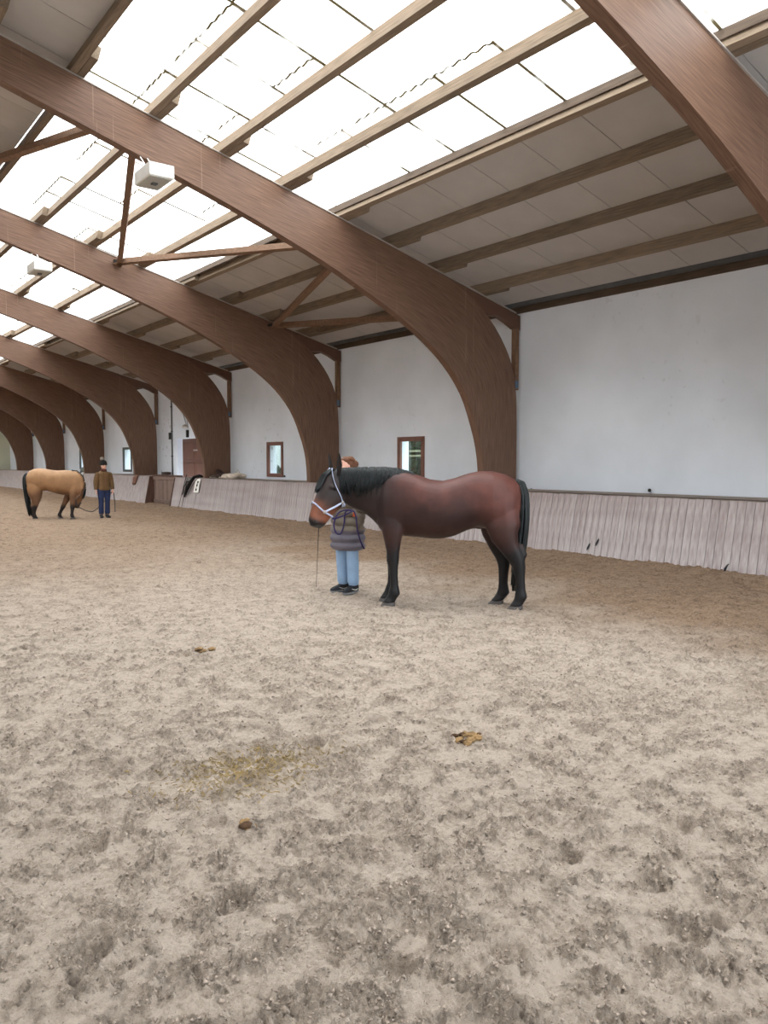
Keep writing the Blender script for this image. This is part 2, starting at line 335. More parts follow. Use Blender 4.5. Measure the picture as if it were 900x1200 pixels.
# ------------------------------------------------------------------ floor
_perm = rng.permutation(4096).astype(np.int64)
_ang = rng.uniform(0, 2 * np.pi, 4096); _gx, _gy = np.cos(_ang), np.sin(_ang)
def perlin(x, y, seed=0):
    xi = np.floor(x).astype(np.int64); yi = np.floor(y).astype(np.int64); xf = x - xi; yf = y - yi
    u = xf ** 3 * (xf * (xf * 6 - 15) + 10); v = yf ** 3 * (yf * (yf * 6 - 15) + 10)
    def g(ix, iy, dx, dy):
        k = _perm[(_perm[(ix + seed * 57) & 4095] + iy) & 4095]; return _gx[k] * dx + _gy[k] * dy
    a = g(xi, yi, xf, yf); b = g(xi + 1, yi, xf - 1, yf); c = g(xi, yi + 1, xf, yf - 1); d = g(xi + 1, yi + 1, xf - 1, yf - 1)
    return (a + u * (b - a)) * (1 - v) + (c + u * (d - c)) * v
def fbm(x, y, f, o, seed, gain=.5):
    r = 0; a = 1
    for i in range(o): r = r + a * perlin(x * f + 31.7 * i, y * f - 17.3 * i, seed + i); f *= 2.03; a *= gain
    return r
_hp = []
for i in range(420):
    r_ = 1.6 * math.exp(rng.uniform(0, 2.1)); a_ = theta + rng.uniform(-.75, .75)
    _hp.append((r_ * math.sin(a_), r_ * math.cos(a_), rng.uniform(0, 6.28), rng.uniform(.045, .08), rng.choice((.045, .012, .008)) * rng.uniform(.7, 1.1)))
def sand(x, y):
    """height, churned mask, damp-track mask, straw-stain mask"""
    churn = .05 + .75 * sm(-.22, .30, .04 + .20 * fbm(x, y, .8, 2, 3) + .8 * fbm(x, y, 6.5, 4, 40, .65))
    hgt = .022 * fbm(x, y, .9, 3, 11) + .014 * fbm(x, y, 4.2, 2, 15)
    clod = np.abs(fbm(x, y, 17., 3, 21, .6)); clod2 = fbm(x, y, 38., 3, 25, .7)
    hgt = hgt + churn * (.050 * clod + .034 * clod2) + (1 - churn) * .007 * clod2
    for hx, hy, ha, hr, hd in _hp:
        m = (np.abs(x - hx) < .22) & (np.abs(y - hy) < .22)
        if not m.any(): continue
        dx, dy = x[m] - hx, y[m] - hy; ca, sa = math.cos(ha), math.sin(ha)
        a, b = (dx * ca + dy * sa) / 1.15, -dx * sa + dy * ca; wob = .25 * fbm(x[m], y[m], 9., 2, 33); a = a + hr * wob; b = b - hr * .8 * wob; q = np.sqrt(a * a + b * b) / hr
        back = .5 + .5 * np.clip(a / hr, -1, 1)
        dh = -hd * (.35 + .65 * back) * (1 - sm(.80, 1.0, q)) + hd * .5 * np.exp(-((q - 1.22) / .22) ** 2) * (.4 + .6 * back)
        hgt[m] += dh
        churn[m] = np.clip(churn[m] + .35 * np.exp(-((q - 1.0) / .25) ** 2) * back, 0, 1.2)
    far = np.sqrt(x * x + y * y)
    track = sm(.35, 1.0, (x - 3.4) / 5.0 + .35 * fbm(x, y, .5, 3, 61)) * .9
    track = np.maximum(track, .8 * sm(6.5, 16, y + 1.5 * fbm(x, y, .4, 2, 66)))
    hgt = hgt + .07 * sm(9.7, 10.3, x) + .02 * sm(9.6, 10.3, x) * fbm(x, y, 5, 2, 70)
    d2 = np.sqrt(((x - 1.87) / .5) ** 2 + ((y - 3.62) / .32) ** 2)
    straw = .7 * np.clip((1.15 - d2) * 1.1, 0, 1) * sm(.02, .3, fbm(x, y, 9, 3, 80) + .12)
    return hgt, churn, track, straw
def ground(x, y):
    return float(sand(np.array([float(x)]), np.array([float(y)]))[0][0])
ang = np.concatenate([np.linspace(-math.pi, -.12, 60)[:-1], np.linspace(-.12, 1.36, 500), np.linspace(1.36, math.pi, 40)[1:]])
rad = np.concatenate([[.02, .4, .8, 1.1], np.exp(np.linspace(math.log(1.35), math.log(75), 1150))])
A_, R_ = np.meshgrid(ang, rad); gx = np.clip(R_ * np.sin(A_), -10.4, 10.75).ravel(); gy = np.clip(R_ * np.cos(A_), -5.4, 54.2).ravel()
H_, c1, c2, c3 = sand(gx, gy)
near0 = sm(.9, 1.5, np.hypot(gx, gy)); H_ = H_ * near0
na, nr = len(ang), len(rad)
me = bpy.data.meshes.new('floor'); nv = gx.size
me.vertices.add(nv); me.vertices.foreach_set('co', np.stack([gx, gy, H_], 1).astype(np.float32).ravel())
i_, j_ = np.meshgrid(np.arange(nr - 1), np.arange(na - 1), indexing='ij'); i_ = i_.ravel(); j_ = j_.ravel()
quad = np.stack([i_ * na + j_, (i_ + 1) * na + j_, (i_ + 1) * na + j_ + 1, i_ * na + j_ + 1], 1)
# drop cells that the clamping to the hall has collapsed
P4 = np.stack([gx, gy], 1)[quad]; ar = np.abs((P4[:, 2, 0] - P4[:, 0, 0]) * (P4[:, 3, 1] - P4[:, 1, 1]) - (P4[:, 2, 1] - P4[:, 0, 1]) * (P4[:, 3, 0] - P4[:, 1, 0]))
quad = quad[ar > 1e-7]; nq = len(quad)
me.loops.add(nq * 4); me.loops.foreach_set('vertex_index', quad.astype(np.int32)[:, ::-1].ravel())
me.polygons.add(nq); me.polygons.foreach_set('loop_start', np.arange(0, nq * 4, 4, dtype=np.int32)); me.polygons.foreach_set('loop_total', np.full(nq, 4, np.int32))
me.update(calc_edges=True); me.polygons.foreach_set('use_smooth', np.ones(nq, bool))
at = me.color_attributes.new('churn', 'FLOAT_COLOR', 'POINT'); at.data.foreach_set('color', np.stack([c1, c2, c3, np.ones(nv)], 1).astype(np.float32).ravel())
fl = link('floor', me, M['sand']); tag(fl, 'trampled sandy riding surface with hoof prints', kind='structure')

# ------------------------------------------------------------------ walls
WX = 11.55; YN, YF = -5.5, 54.35; XL = 1.0 - WX
wins = [(13.87, 14.8, 1.16, 2.11), (20.19, 21.1, 1.13, 2.11), (32.6, 33.6, 1.15, 2.12), (38.8, 39.7, 1.2, 2.1)]
doorr = (25.5, 27.86, -.1, 2.37)
def wall_cells(mb, ys, zs, holes, x0, x1):
    for a in range(len(ys) - 1):
        for b in range(len(zs) - 1):
            cy, cz = (ys[a] + ys[a + 1]) / 2, (zs[b] + zs[b + 1]) / 2
            if any(h[0] < cy < h[1] and h[2] < cz < h[3] for h in holes): continue
            mb.box(x0, x1, ys[a], ys[a + 1], zs[b], zs[b + 1])
mb = MB(); holes = wins + [doorr]
segs = [(YN - .3, 17.2, [wins[0]]), (17.2, 23.4, [wins[1]]), (23.4, 29.6, [doorr]), (29.6, 36, [wins[2]]), (36, YF + .3, [wins[3]])]
for y0, y1, hs in segs:
    h_ = hs[0]; wall_cells(mb, [y0, h_[0], h_[1], y1], [-.1, h_[2], h_[3], 4.42] if h_[2] > -.05 else [-.1, h_[3], 4.42], hs, WX, WX + .3)
wr = tag(mb.obj('wall_right', M['plaster']), 'long white plastered wall behind the arches', kind='structure')
wl = tag(MB().box(XL - .3, XL, YN - .3, YF + .3, -.1, 4.42).obj('wall_left', M['plaster']), 'white plastered wall of the other long side', kind='structure')
def gable(y0, y1, door=None):
    b = MB()
    if door is None:
        b.prism([(XL - .3, -.1), (WX + .3, -.1), (WX + .3, 4.5), (.5, 7.4), (XL - .3, 4.5)], y0, y1)
    else:
        a, c, hh = door
        b.prism([(XL - .3, -.1), (a, -.1), (a, hh), (XL - .3, hh)], y0, y1); b.prism([(c, -.1), (WX + .3, -.1), (WX + .3, hh), (c, hh)], y0, y1)
        b.prism([(XL - .3, hh), (WX + .3, hh), (WX + .3, 4.5), (.5, 7.4), (XL - .3, 4.5)], y0, y1)
    return b
tag(gable(YF, YF + .3).obj('wall_end', M['plaster_end']), 'pale greenish gable wall at the far end of the hall', kind='structure')
tag(gable(YN - .3, YN, (2.0, 10.2, 4.4)).obj('wall_near', M['plaster']), 'near gable wall with a wide opening added to let in cool daylight', kind='structure')  # unseen door opening, added to send cool daylight onto the right wall
tag(MB().box(WX - .02, WX + .3, YN, YF, 4.42, 4.60).obj('trim_1', M['plate']), 'dark timber wall plate under the eaves', kind='structure')
tag(MB().tube([(WX - .10, YN, 4.60), (WX - .10, YF, 4.60)], .075, 12).obj('trim_2', M['pipe'], smooth=True), 'dark grey pipe along the eaves', kind='structure')

# kickboards: leaning planks in front of the wall
KXB, KXT, KZ = 10.30, 10.52, 1.035; PW = .127
GY0, GY1 = 25.65, 27.95
kb = empty('baseboard_right', (0, 0, 0)); tag(kb, 'leaning whitewashed kickboard of upright planks along the wall', kind='structure')
def plank_mesh(y0, y1, top, th=.026):
    b = MB(); d = .004
    b.add([(KXB, y0 + d, -.08), (KXB, y1 - d, -.08), (KXT, y1 - d, top), (KXT, y0 + d, top), (KXB + th, y0 + d, -.08), (KXB + th, y1 - d, -.08), (KXT + th, y1 - d, top), (KXT + th, y0 + d, top)],
          [(0, 3, 2, 1), (4, 5, 6, 7), (0, 1, 5, 4), (1, 2, 6, 5), (2, 3, 7, 6), (3, 0, 4, 7)])
    return b
variants = [plank_mesh(0, PW, KZ - d).mesh(name='plank') for d in (0, .006, .012, .003)]
for v_ in variants: v_.materials.append(M['kick'])
y = 2.2; k = 0
while y + PW <= GY0 + .02:
    o = link('plank', variants[k * 7 % 4], None, kb, (rng.uniform(-.003, .003), y, 0)); y += PW; k += 1
def plank_run(y0, y1):
    b = MB(); y = y0
    while y < y1 - .01:
        q = plank_mesh(y, min(y + PW, y1), KZ - rng.uniform(0, .012)); b.add([(a + o_, c, d) for (a, c, d) in q.v for o_ in (0,)], q.f); y += PW
    return b
tag(plank_run(GY1, YF).obj('far_planks', M['kick'], kb), kind='stuff')
tag(plank_run(YN, 2.2).obj('near_planks', M['kick'], kb), kind='stuff')
bk = MB()
for a, b_ in ((YN, GY0 - .02), (GY1 + .02, YF)):
    bk.prism([(KXB + .03, -.1), (KXT + .03, KZ - .03), (KXT + .08, KZ - .03), (KXB + .08, -.1)], a, b_)
bk.obj('backing', M['deck'], kb)
lg = MB()
for a, b_ in ((YN, GY0), (GY1, YF)): lg.box(KXT + .004, WX, a, b_, KZ - .03, KZ + .004)
lg.obj('ledge', M['ledge'], kb)
# lipped cover strips along part of the top edge
for a, b_ in ((3.0, 12.9), (17.6, 20.6), (29.5, 33.5)):
    MB().box(KXT - .012, KXT + .10, a, b_, KZ + .004, KZ + .010).obj('cover_strip', M['plate'], kb)
ke = empty('baseboard_end'); tag(ke, 'low whitewashed kickboard across the far end', kind='structure')
MB().add([(XL, YF - 1.1, -.1), (KXT, YF - 1.1, -.1), (KXT, YF - .9, KZ), (XL, YF - .9, KZ), (XL, YF - .85, KZ), (KXT, YF - .85, KZ)], [(0, 1, 2, 3), (3, 2, 5, 4)]).obj('boarding', M['kick'], ke)
MB().box(XL, KXT, YF - .87, YF, KZ - .03, KZ).obj('ledge', M['ledge'], ke)
kl = empty('baseboard_left'); tag(kl, 'leaning kickboard of the other long side', kind='structure')
MB().add([(1 - KXB, YN, -.1), (1 - KXB, YF, -.1), (1 - KXT, YF, KZ), (1 - KXT, YN, KZ)], [(0, 1, 2, 3)]).obj('boarding', M['kick'], kl)
MB().box(XL, 1 - KXT, YN, YF, KZ - .03, KZ).obj('ledge', M['ledge'], kl)

# windows in the long wall: brown frame on the inner face, deep white reveal, pane
for i, (y0, y1, z0, z1) in enumerate(wins):
    w_ = empty('window_%d' % (i + 1), (WX, (y0 + y1) / 2, z0)); hy, hz = (y1 - y0) / 2, z1 - z0
    tag(w_, ['brown framed window in the bay behind the bay horse', 'brown framed window left of the bay horse head', 'narrow framed window right of the person in the bobble hat', 'narrow framed window half hidden by a far arch'][i], kind='structure')
    fm = M['frame'] if i < 2 else M['pipe']
    fw_ = .085 if i < 2 else .07
    for a in ((-hy - .02, -hy + fw_, -.02, hz + .02), (hy - fw_, hy + .02, -.02, hz + .02), (-hy + fw_, hy - fw_, -.02, fw_), (-hy + fw_, hy - fw_, hz - fw_, hz + .02)):
        bevel(MB().box(-.03, .04, a[0], a[1], a[2], a[3]).obj('frame_bar', fm, w_), .006)
    MB().box(.205, .213, -hy, hy, 0, hz).obj('pane', M['glass'], w_)

# recessed double door
dz = 2.37; d_ = empty('door_1', (WX + .2, (doorr[0] + doorr[1]) / 2, 0)); tag(d_, 'brown double wooden door recessed in the white wall', kind='structure')
dh = (doorr[1] - doorr[0]) / 2
for s_ in (0, 1):
    a0, a1 = (-dh + .02, -.01) if s_ == 0 else (.01, dh - .02)
    lf = bevel(MB().box(0, .05, a0, a1, 0, dz + .0).obj('door_leaf', M['door'], d_), .004)
    for z0, z1 in ((.12, .72), (.84, 1.5), (1.62, 2.2)):
        bevel(MB().box(-.018, .0, a0 + .13, a1 - .13, z0, z1).obj('door_panel', M['door'], lf), .012)
    for z0 in (.78, 1.95):
        MB().box(-.02, .0, a1 - .16 if s_ == 0 else a0 + .02, a1 - .02 if s_ == 0 else a0 + .16, z0 - .02, z0 + .03).obj('door_handle', M['metal_pale'], lf)
MB().box(-.2, .1, -dh - .1, dh + .1, -.1, .0).obj('threshold', M['ledge'], d_)

# ------------------------------------------------------------------ roof
ARCH_Y = [-1.9, 4.36] + [10.95 + 6.2 * i for i in range(7)]
SLOPE = math.atan(RS); PX = [3.26 + 1.035 * k for k in range(-2, 8)]
ceil = empty('ceiling'); tag(ceil, 'pitched roof of grey panels and translucent skylight sheets on timber purlins', kind='structure')
PH = .17
TOP = .02 + PH
def slope_frame(X, Yc, off, right=True):
    """matrix: local x runs down the slope, y along the hall, z out of the roof"""
    Xp = X if right else 1.0 - X
    a = SLOPE if right else -SLOPE
    return Matrix.Translation((Xp, Yc, roofz(X, off))) @ Matrix.Rotation(a, 4, 'Y')
# opaque deck above the seams
def deck(X0, X1, right):
    b = MB(); f_ = lambda X: X if right else 1 - X
    z = TOP + .06
    b.add([(f_(X0), YN - .3, roofz(X0, z)), (f_(X1), YN - .3, roofz(X1, z)), (f_(X1), YF + .3, roofz(X1, z)), (f_(X0), YF + .3, roofz(X0, z)),
           (f_(X0), YN - .3, roofz(X0, z + .03)), (f_(X1), YN - .3, roofz(X1, z + .03)), (f_(X1), YF + .3, roofz(X1, z + .03)), (f_(X0), YF + .3, roofz(X0, z + .03))],
          [(0, 1, 2, 3), (7, 6, 5, 4), (0, 4, 5, 1), (1, 5, 6, 2), (2, 6, 7, 3), (3, 7, 4, 0)])
    return b
SK0, SK1 = PX[2], PX[6]
for right in (True, False):
    for X0, X1 in ((.5, SK0), (SK1, 11.95)): deck(X0, X1, right).obj('roof_deck', M['deck'], ceil)
# grey panels, one per sheet width
SW = .95; ys = np.arange(6.3 - SW * 15, YF, SW)
pm = {}
for nm, X0, X1 in (('u', .5, SK0 + .03), ('l', SK1 - .05, 11.9)):
    Ln = (X1 - X0) / math.cos(SLOPE); b = MB().box(-Ln / 2, Ln / 2, .006, SW - .006, 0, .03); pm[nm] = b.mesh(name='roof_panel'); pm[nm].materials.append(M['panel'])
    for right in (True, False):
        for y in ys:
            o = link('roof_panel', pm[nm], None, ceil); o.matrix_basis = slope_frame((X0 + X1) / 2, y, TOP, right)
# corrugated translucent sheets
def sheet(Ln, Wd, waves, lift=.0):
    n = waves * 5; vs = []; fs = []
    for i in range(n + 1):
        t = i / n; zz = -.017 * math.sin(2 * math.pi * waves * t)
        vs += [(-Ln / 2, t * Wd, zz), (Ln / 2, t * Wd, zz + lift)]
    for i in range(n): fs.append((2 * i, 2 * i + 1, 2 * i + 3, 2 * i + 2))
    me = mesh(vs, fs, True, 'skylight_sheet'); u = me.uv_layers.new(name='sheet')
    for lp in me.loops:
        v = me.vertices[lp.vertex_index].co; u.data[lp.index].uv = (v.y / Wd, (Ln / 2 - v.x) / Ln)
    me.materials.append(M['sheet']); return me
row = (PX[3] - PX[2]) / math.cos(SLOPE); shm = sheet(row + .22, SW + .03, 5, .012)
for k in range(2, 6):
    for y in ys:
        o = link('skylight_sheet', shm, None, ceil); o.matrix_basis = slope_frame((PX[k] + PX[k + 1]) / 2 - .09, y, TOP + .035 - .004 * (k % 2), True)
bb = MB(); q = sheet((SK1 - SK0) / math.cos(SLOPE) + .1, SW, 5)
vsL, fsL, uvL = [], [], []
for y in ys:
    mt_ = slope_frame((SK0 + SK1) / 2, y, TOP + .035, False); b0 = len(vsL)
    vsL += [tuple(mt_ @ v.co) for v in q.vertices]; fsL += [tuple(i + b0 for i in p.vertices) for p in q.polygons]
ml = mesh(vsL, fsL, True, 'skylight_sheets'); u = ml.uv_layers.new(name='sheet')
for d in u.data: d.uv = (.5, .5)
tag(link('skylight_run', ml, M['sheet'], ceil), kind='stuff')
# eave-side flashing lip of the skylight
for right in (True,):
    b = MB(); f_ = MB()
    for i, y in enumerate(np.arange(2.0, YF, .19)):
        b.tube([slope_frame(SK1 - .03, y, TOP + .01) @ Vector((0, 0, 0)), slope_frame(SK1 - .03, y + .12, TOP + .02) @ Vector((0.02, 0, .012))], [.02, .028], 5)
    tag(b.obj('moss_edge', simple('moss', srgb(84, 84, 66), .95, .5, 20), ceil), kind='stuff')
# purlins, lapped beside one another over each arch
bays = [(YN, -1.9)] + list(zip(ARCH_Y[:-1], ARCH_Y[1:])) + [(ARCH_Y[-1], YF)]
pmesh = {}
for bi, (a, b_) in enumerate(bays):
    Ln = round(b_ - a + 1.2, 2) if 0 < bi < len(bays) - 1 else round(b_ - a + .6, 2)
    if Ln not in pmesh:
        pmesh[Ln] = MB().box(-.045, .045, -Ln / 2, Ln / 2, 0, PH).mesh(name='purlin'); pmesh[Ln].materials.append(M['purlin'])
    cy = (a + b_) / 2 + (.3 if bi == 0 else -.3 if bi == len(bays) - 1 else 0)
    for X in PX:
        for right in (True, False):
            o = link('purlin', pmesh[Ln], None, ceil); o.matrix_basis = slope_frame(X + (.047 if bi % 2 else -.047), cy, .02, right)
for (a, b_) in bays:   # gap shade built as a dark strip above the lower skylight purlin
    o = MB().box(-.075, -.052, -(b_ - a) / 2, (b_ - a) / 2, .075, PH + .02).obj('gap_shade_strip', M['plate'], ceil); o.matrix_basis = slope_frame(SK1 - .045, (a + b_) / 2, .02)
MB().box(.3, .7, YN, YF, roofz(.5) + TOP - .12, roofz(.5) + TOP + .1).obj('ridge_cap', M['deck'], ceil)

# ------------------------------------------------------------------ timber arches
def resample(pts, n, straight=0):
    P_ = [Vector((p[0], p[1])) for p in pts]; d = [0]
    cat = []
    for i in range(len(P_) - 1):
        p0 = P_[max(i - 1, 0)]; p1 = P_[i]; p2 = P_[i + 1]; p3 = P_[min(i + 2, len(P_) - 1)]
        for s_ in range(12):
            t = s_ / 12; cat.append(.5 * ((2 * p1) + (p2 - p0) * t + (2 * p0 - 5 * p1 + 4 * p2 - p3) * t * t + (3 * p1 - p0 - 3 * p2 + p3) * t ** 3))
    cat.append(P_[-1])
    for i in range(1, len(cat)): d.append(d[-1] + (cat[i] - cat[i - 1]).length)
    out = []
    for k in range(n):
        s_ = d[-1] * k / (n - 1); i = max(0, min(len(d) - 2, int(np.searchsorted(d, s_)) - 1)); t = (s_ - d[i]) / max(1e-9, d[i + 1] - d[i]); out.append(cat[i].lerp(cat[i + 1], t))
    return out
rl = lambda X: roofz(X)
OUTER = [(.5, rl(.5)), (3, rl(3)), (6, rl(6)), (8, rl(8)), (9.2, rl(9.2)), (9.75, 4.80), (10.3, 4.53), (10.72, 4.21), (11.05, 3.84), (11.28, 3.46), (11.40, 3.06), (11.44, 2.6), (11.45, 2.2), (11.45, 1.2), (11.45, -.1)]
INNER = [(.5, 6.80), (2.34, 6.245), (4, 5.75), (5.42, 5.315), (6.73, 4.86), (7.7, 4.46), (8.78, 3.93), (9.57, 3.40), (10.09, 2.83), (10.38, 2.21), (10.52, 1.75), (10.575, 1.3), (10.58, .7), (10.58, -.1)]
NS = 64; oc, ic = resample(OUTER, NS), resample(INNER, NS); AT = .16
def arch_mesh():
    vs = []; fs = []; uvs = []; ln = 0; L_ = []
    for k in range(NS):
        if k: ln += ((oc[k] + ic[k]) / 2 - (oc[k - 1] + ic[k - 1]) / 2).length
        L_.append(ln)
    def half(mir):
        b = len(vs); f_ = (lambda x: 1 - x) if mir else (lambda x: x)
        for k in range(NS):
            for p, y in ((oc[k], 0), (oc[k], AT), (ic[k], AT), (ic[k], 0)): vs.append((f_(p.x), y, p.y))
        for k in range(NS - 1):
            dp0 = (oc[k] - ic[k]).length; dp1 = (oc[k + 1] - ic[k + 1]).length
            V = [(0, AT), (0, dp0), (0, AT), (dp0, 0)]; V1 = [(0, AT), (0, dp1), (0, AT), (dp1, 0)]
            for e_ in range(4):
                a0, a1 = b + 4 * k + e_, b + 4 * k + (e_ + 1) % 4; c0, c1_ = a0 + 4, a1 + 4
                quad_ = (a0, a1, c1_, c0); U = ((L_[k], V[e_][0]), (L_[k], V[e_][1]), (L_[k + 1], V1[e_][1]), (L_[k + 1], V1[e_][0]))
                if mir: quad_ = quad_[::-1]; U = U[::-1]
                fs.append(quad_[::-1]); uvs.append(U[::-1])
    half(False); half(True)
    me = mesh(vs, fs, False, 'arch'); u = me.uv_layers.new(name='lam'); i = 0
    for U in uvs:
        for p in U: u.data[i].uv = p; i += 1
    return me
am = arch_mesh(); am.materials.append(M['arch'])
tail = MB().prism([(9.2, rl(9.2)), (11.53, rl(11.53)), (11.53, 4.10), (11.4, 4.12), (11.2, 4.22), (10.95, 4.31), (10.7, 4.30), (10.2, 4.5)][::-1], .012, AT - .012)
tailL = MB().prism([(1 - p[0], p[1]) for p in [(9.2, rl(9.2)), (11.53, rl(11.53)), (11.53, 4.10), (11.4, 4.12), (11.2, 4.22), (10.95, 4.31), (10.7, 4.30), (10.2, 4.5)]], .012, AT - .012)
tm, tml = tail.mesh(name='rafter_tail'), tailL.mesh(name='rafter_tail')
post = MB().box(11.42, 11.52, .03, AT - .03, 2.95, 4.12).mesh(name='outer_post')
strip = MB()
for f_ in (lambda x: x, lambda x: 1 - x):
    a, b_ = (f_(.5), 0), (f_(11.4), 0); z0, z1 = rl(.5), rl(11.4)
    strip.add([(f_(.5), -.02, z0), (f_(11.4), -.02, z1), (f_(11.4), AT + .02, z1), (f_(.5), AT + .02, z0), (f_(.5), -.02, z0 + .018), (f_(11.4), -.02, z1 + .018), (f_(11.4), AT + .02, z1 + .018), (f_(.5), AT + .02, z0 + .018)],
              [(0, 3, 2, 1), (4, 5, 6, 7), (0, 1, 5, 4), (1, 2, 6, 5), (2, 3, 7, 6), (3, 0, 4, 7)])
stm = strip.mesh(name='top_strip'); brk = MB().box(11.39, 11.47, -.012, .0, 2.98, 3.12).box(11.45, 11.47, -.012, AT, 2.98, 3.12).mesh(name='bracket')
for q_, m_ in ((tm, 'arch'), (tml, 'arch'), (post, 'brace'), (stm, 'metal_pale'), (brk, 'steel')): q_.materials.append(M[m_])
names = ['behind the viewer', 'overhead at the upper right corner, nearest of the arches', 'standing behind the bay horse, nearest with its foot in view', 'second in the row, foot beside the bay horse head',
         'third in the row, right of the recessed brown door', 'fourth in the row, left of the plank gate', 'fifth in the row, directly behind the person in the bobble hat', 'sixth in the row, behind the buckskin horse', 'seventh in the row, farthest at the left edge']
for i, y in list(enumerate(ARCH_Y))[1:]:
    e_ = empty('timber_arch', (0, y, 0)); tag(e_, 'brown laminated timber arch ' + names[i], 'arch', 'laminated arches carrying the roof')
    for nm, q_ in (('arch_rib', am), ('rafter_tail', tm), ('rafter_tail', tml), ('top_strip', stm), ('outer_post', post), ('bracket', brk)): link(nm, q_, None, e_)

# roof bracing between the second and third arch of the row
def brace(p, q, label, wd=.10, hg=.11, arch1=True):
    a = on_roof(*p, -.12); b = on_roof(*q, -.12); d = b - a
    def at_y(y): return a + d * ((y - a.y) / d.y)
    s_, t_ = at_y(ARCH_Y[2] + AT + .002), at_y(ARCH_Y[3] - .002)
    e_ = empty('roof_brace', s_); tag(e_, label, 'brace', 'wind braces under the roof')
    MB().bar((0, 0, 0), t_ - s_, wd, hg, (RS, 0, 1)).obj('timber', M['brace'], e_)
    for p_, sg in ((Vector((0, 0, 0)), 1), (t_ - s_, -1)):
        u_ = (t_ - s_).normalized() * sg
        MB().bar(p_ + u_ * .02, p_ + u_ * .16, wd + .012, .07, (RS, 0, 1)).obj('steel_shoe', M['darkmetal'], e_)
brace((155, 182), (141, 303), 'steep brown timber brace crossing the skylight beside the hanging lamp')
brace((338, 289), (150, 306), 'long thin timber brace running nearly level across the skylight edge')
brace((388, 313), (327, 376), 'short brown diagonal brace under the grey roof panels')
brace((493, 371), (331, 381), 'low nearly level timber brace close under the eaves')
brace((100, 152), (0, 186), 'timber brace at the left edge below the dark upper panels')

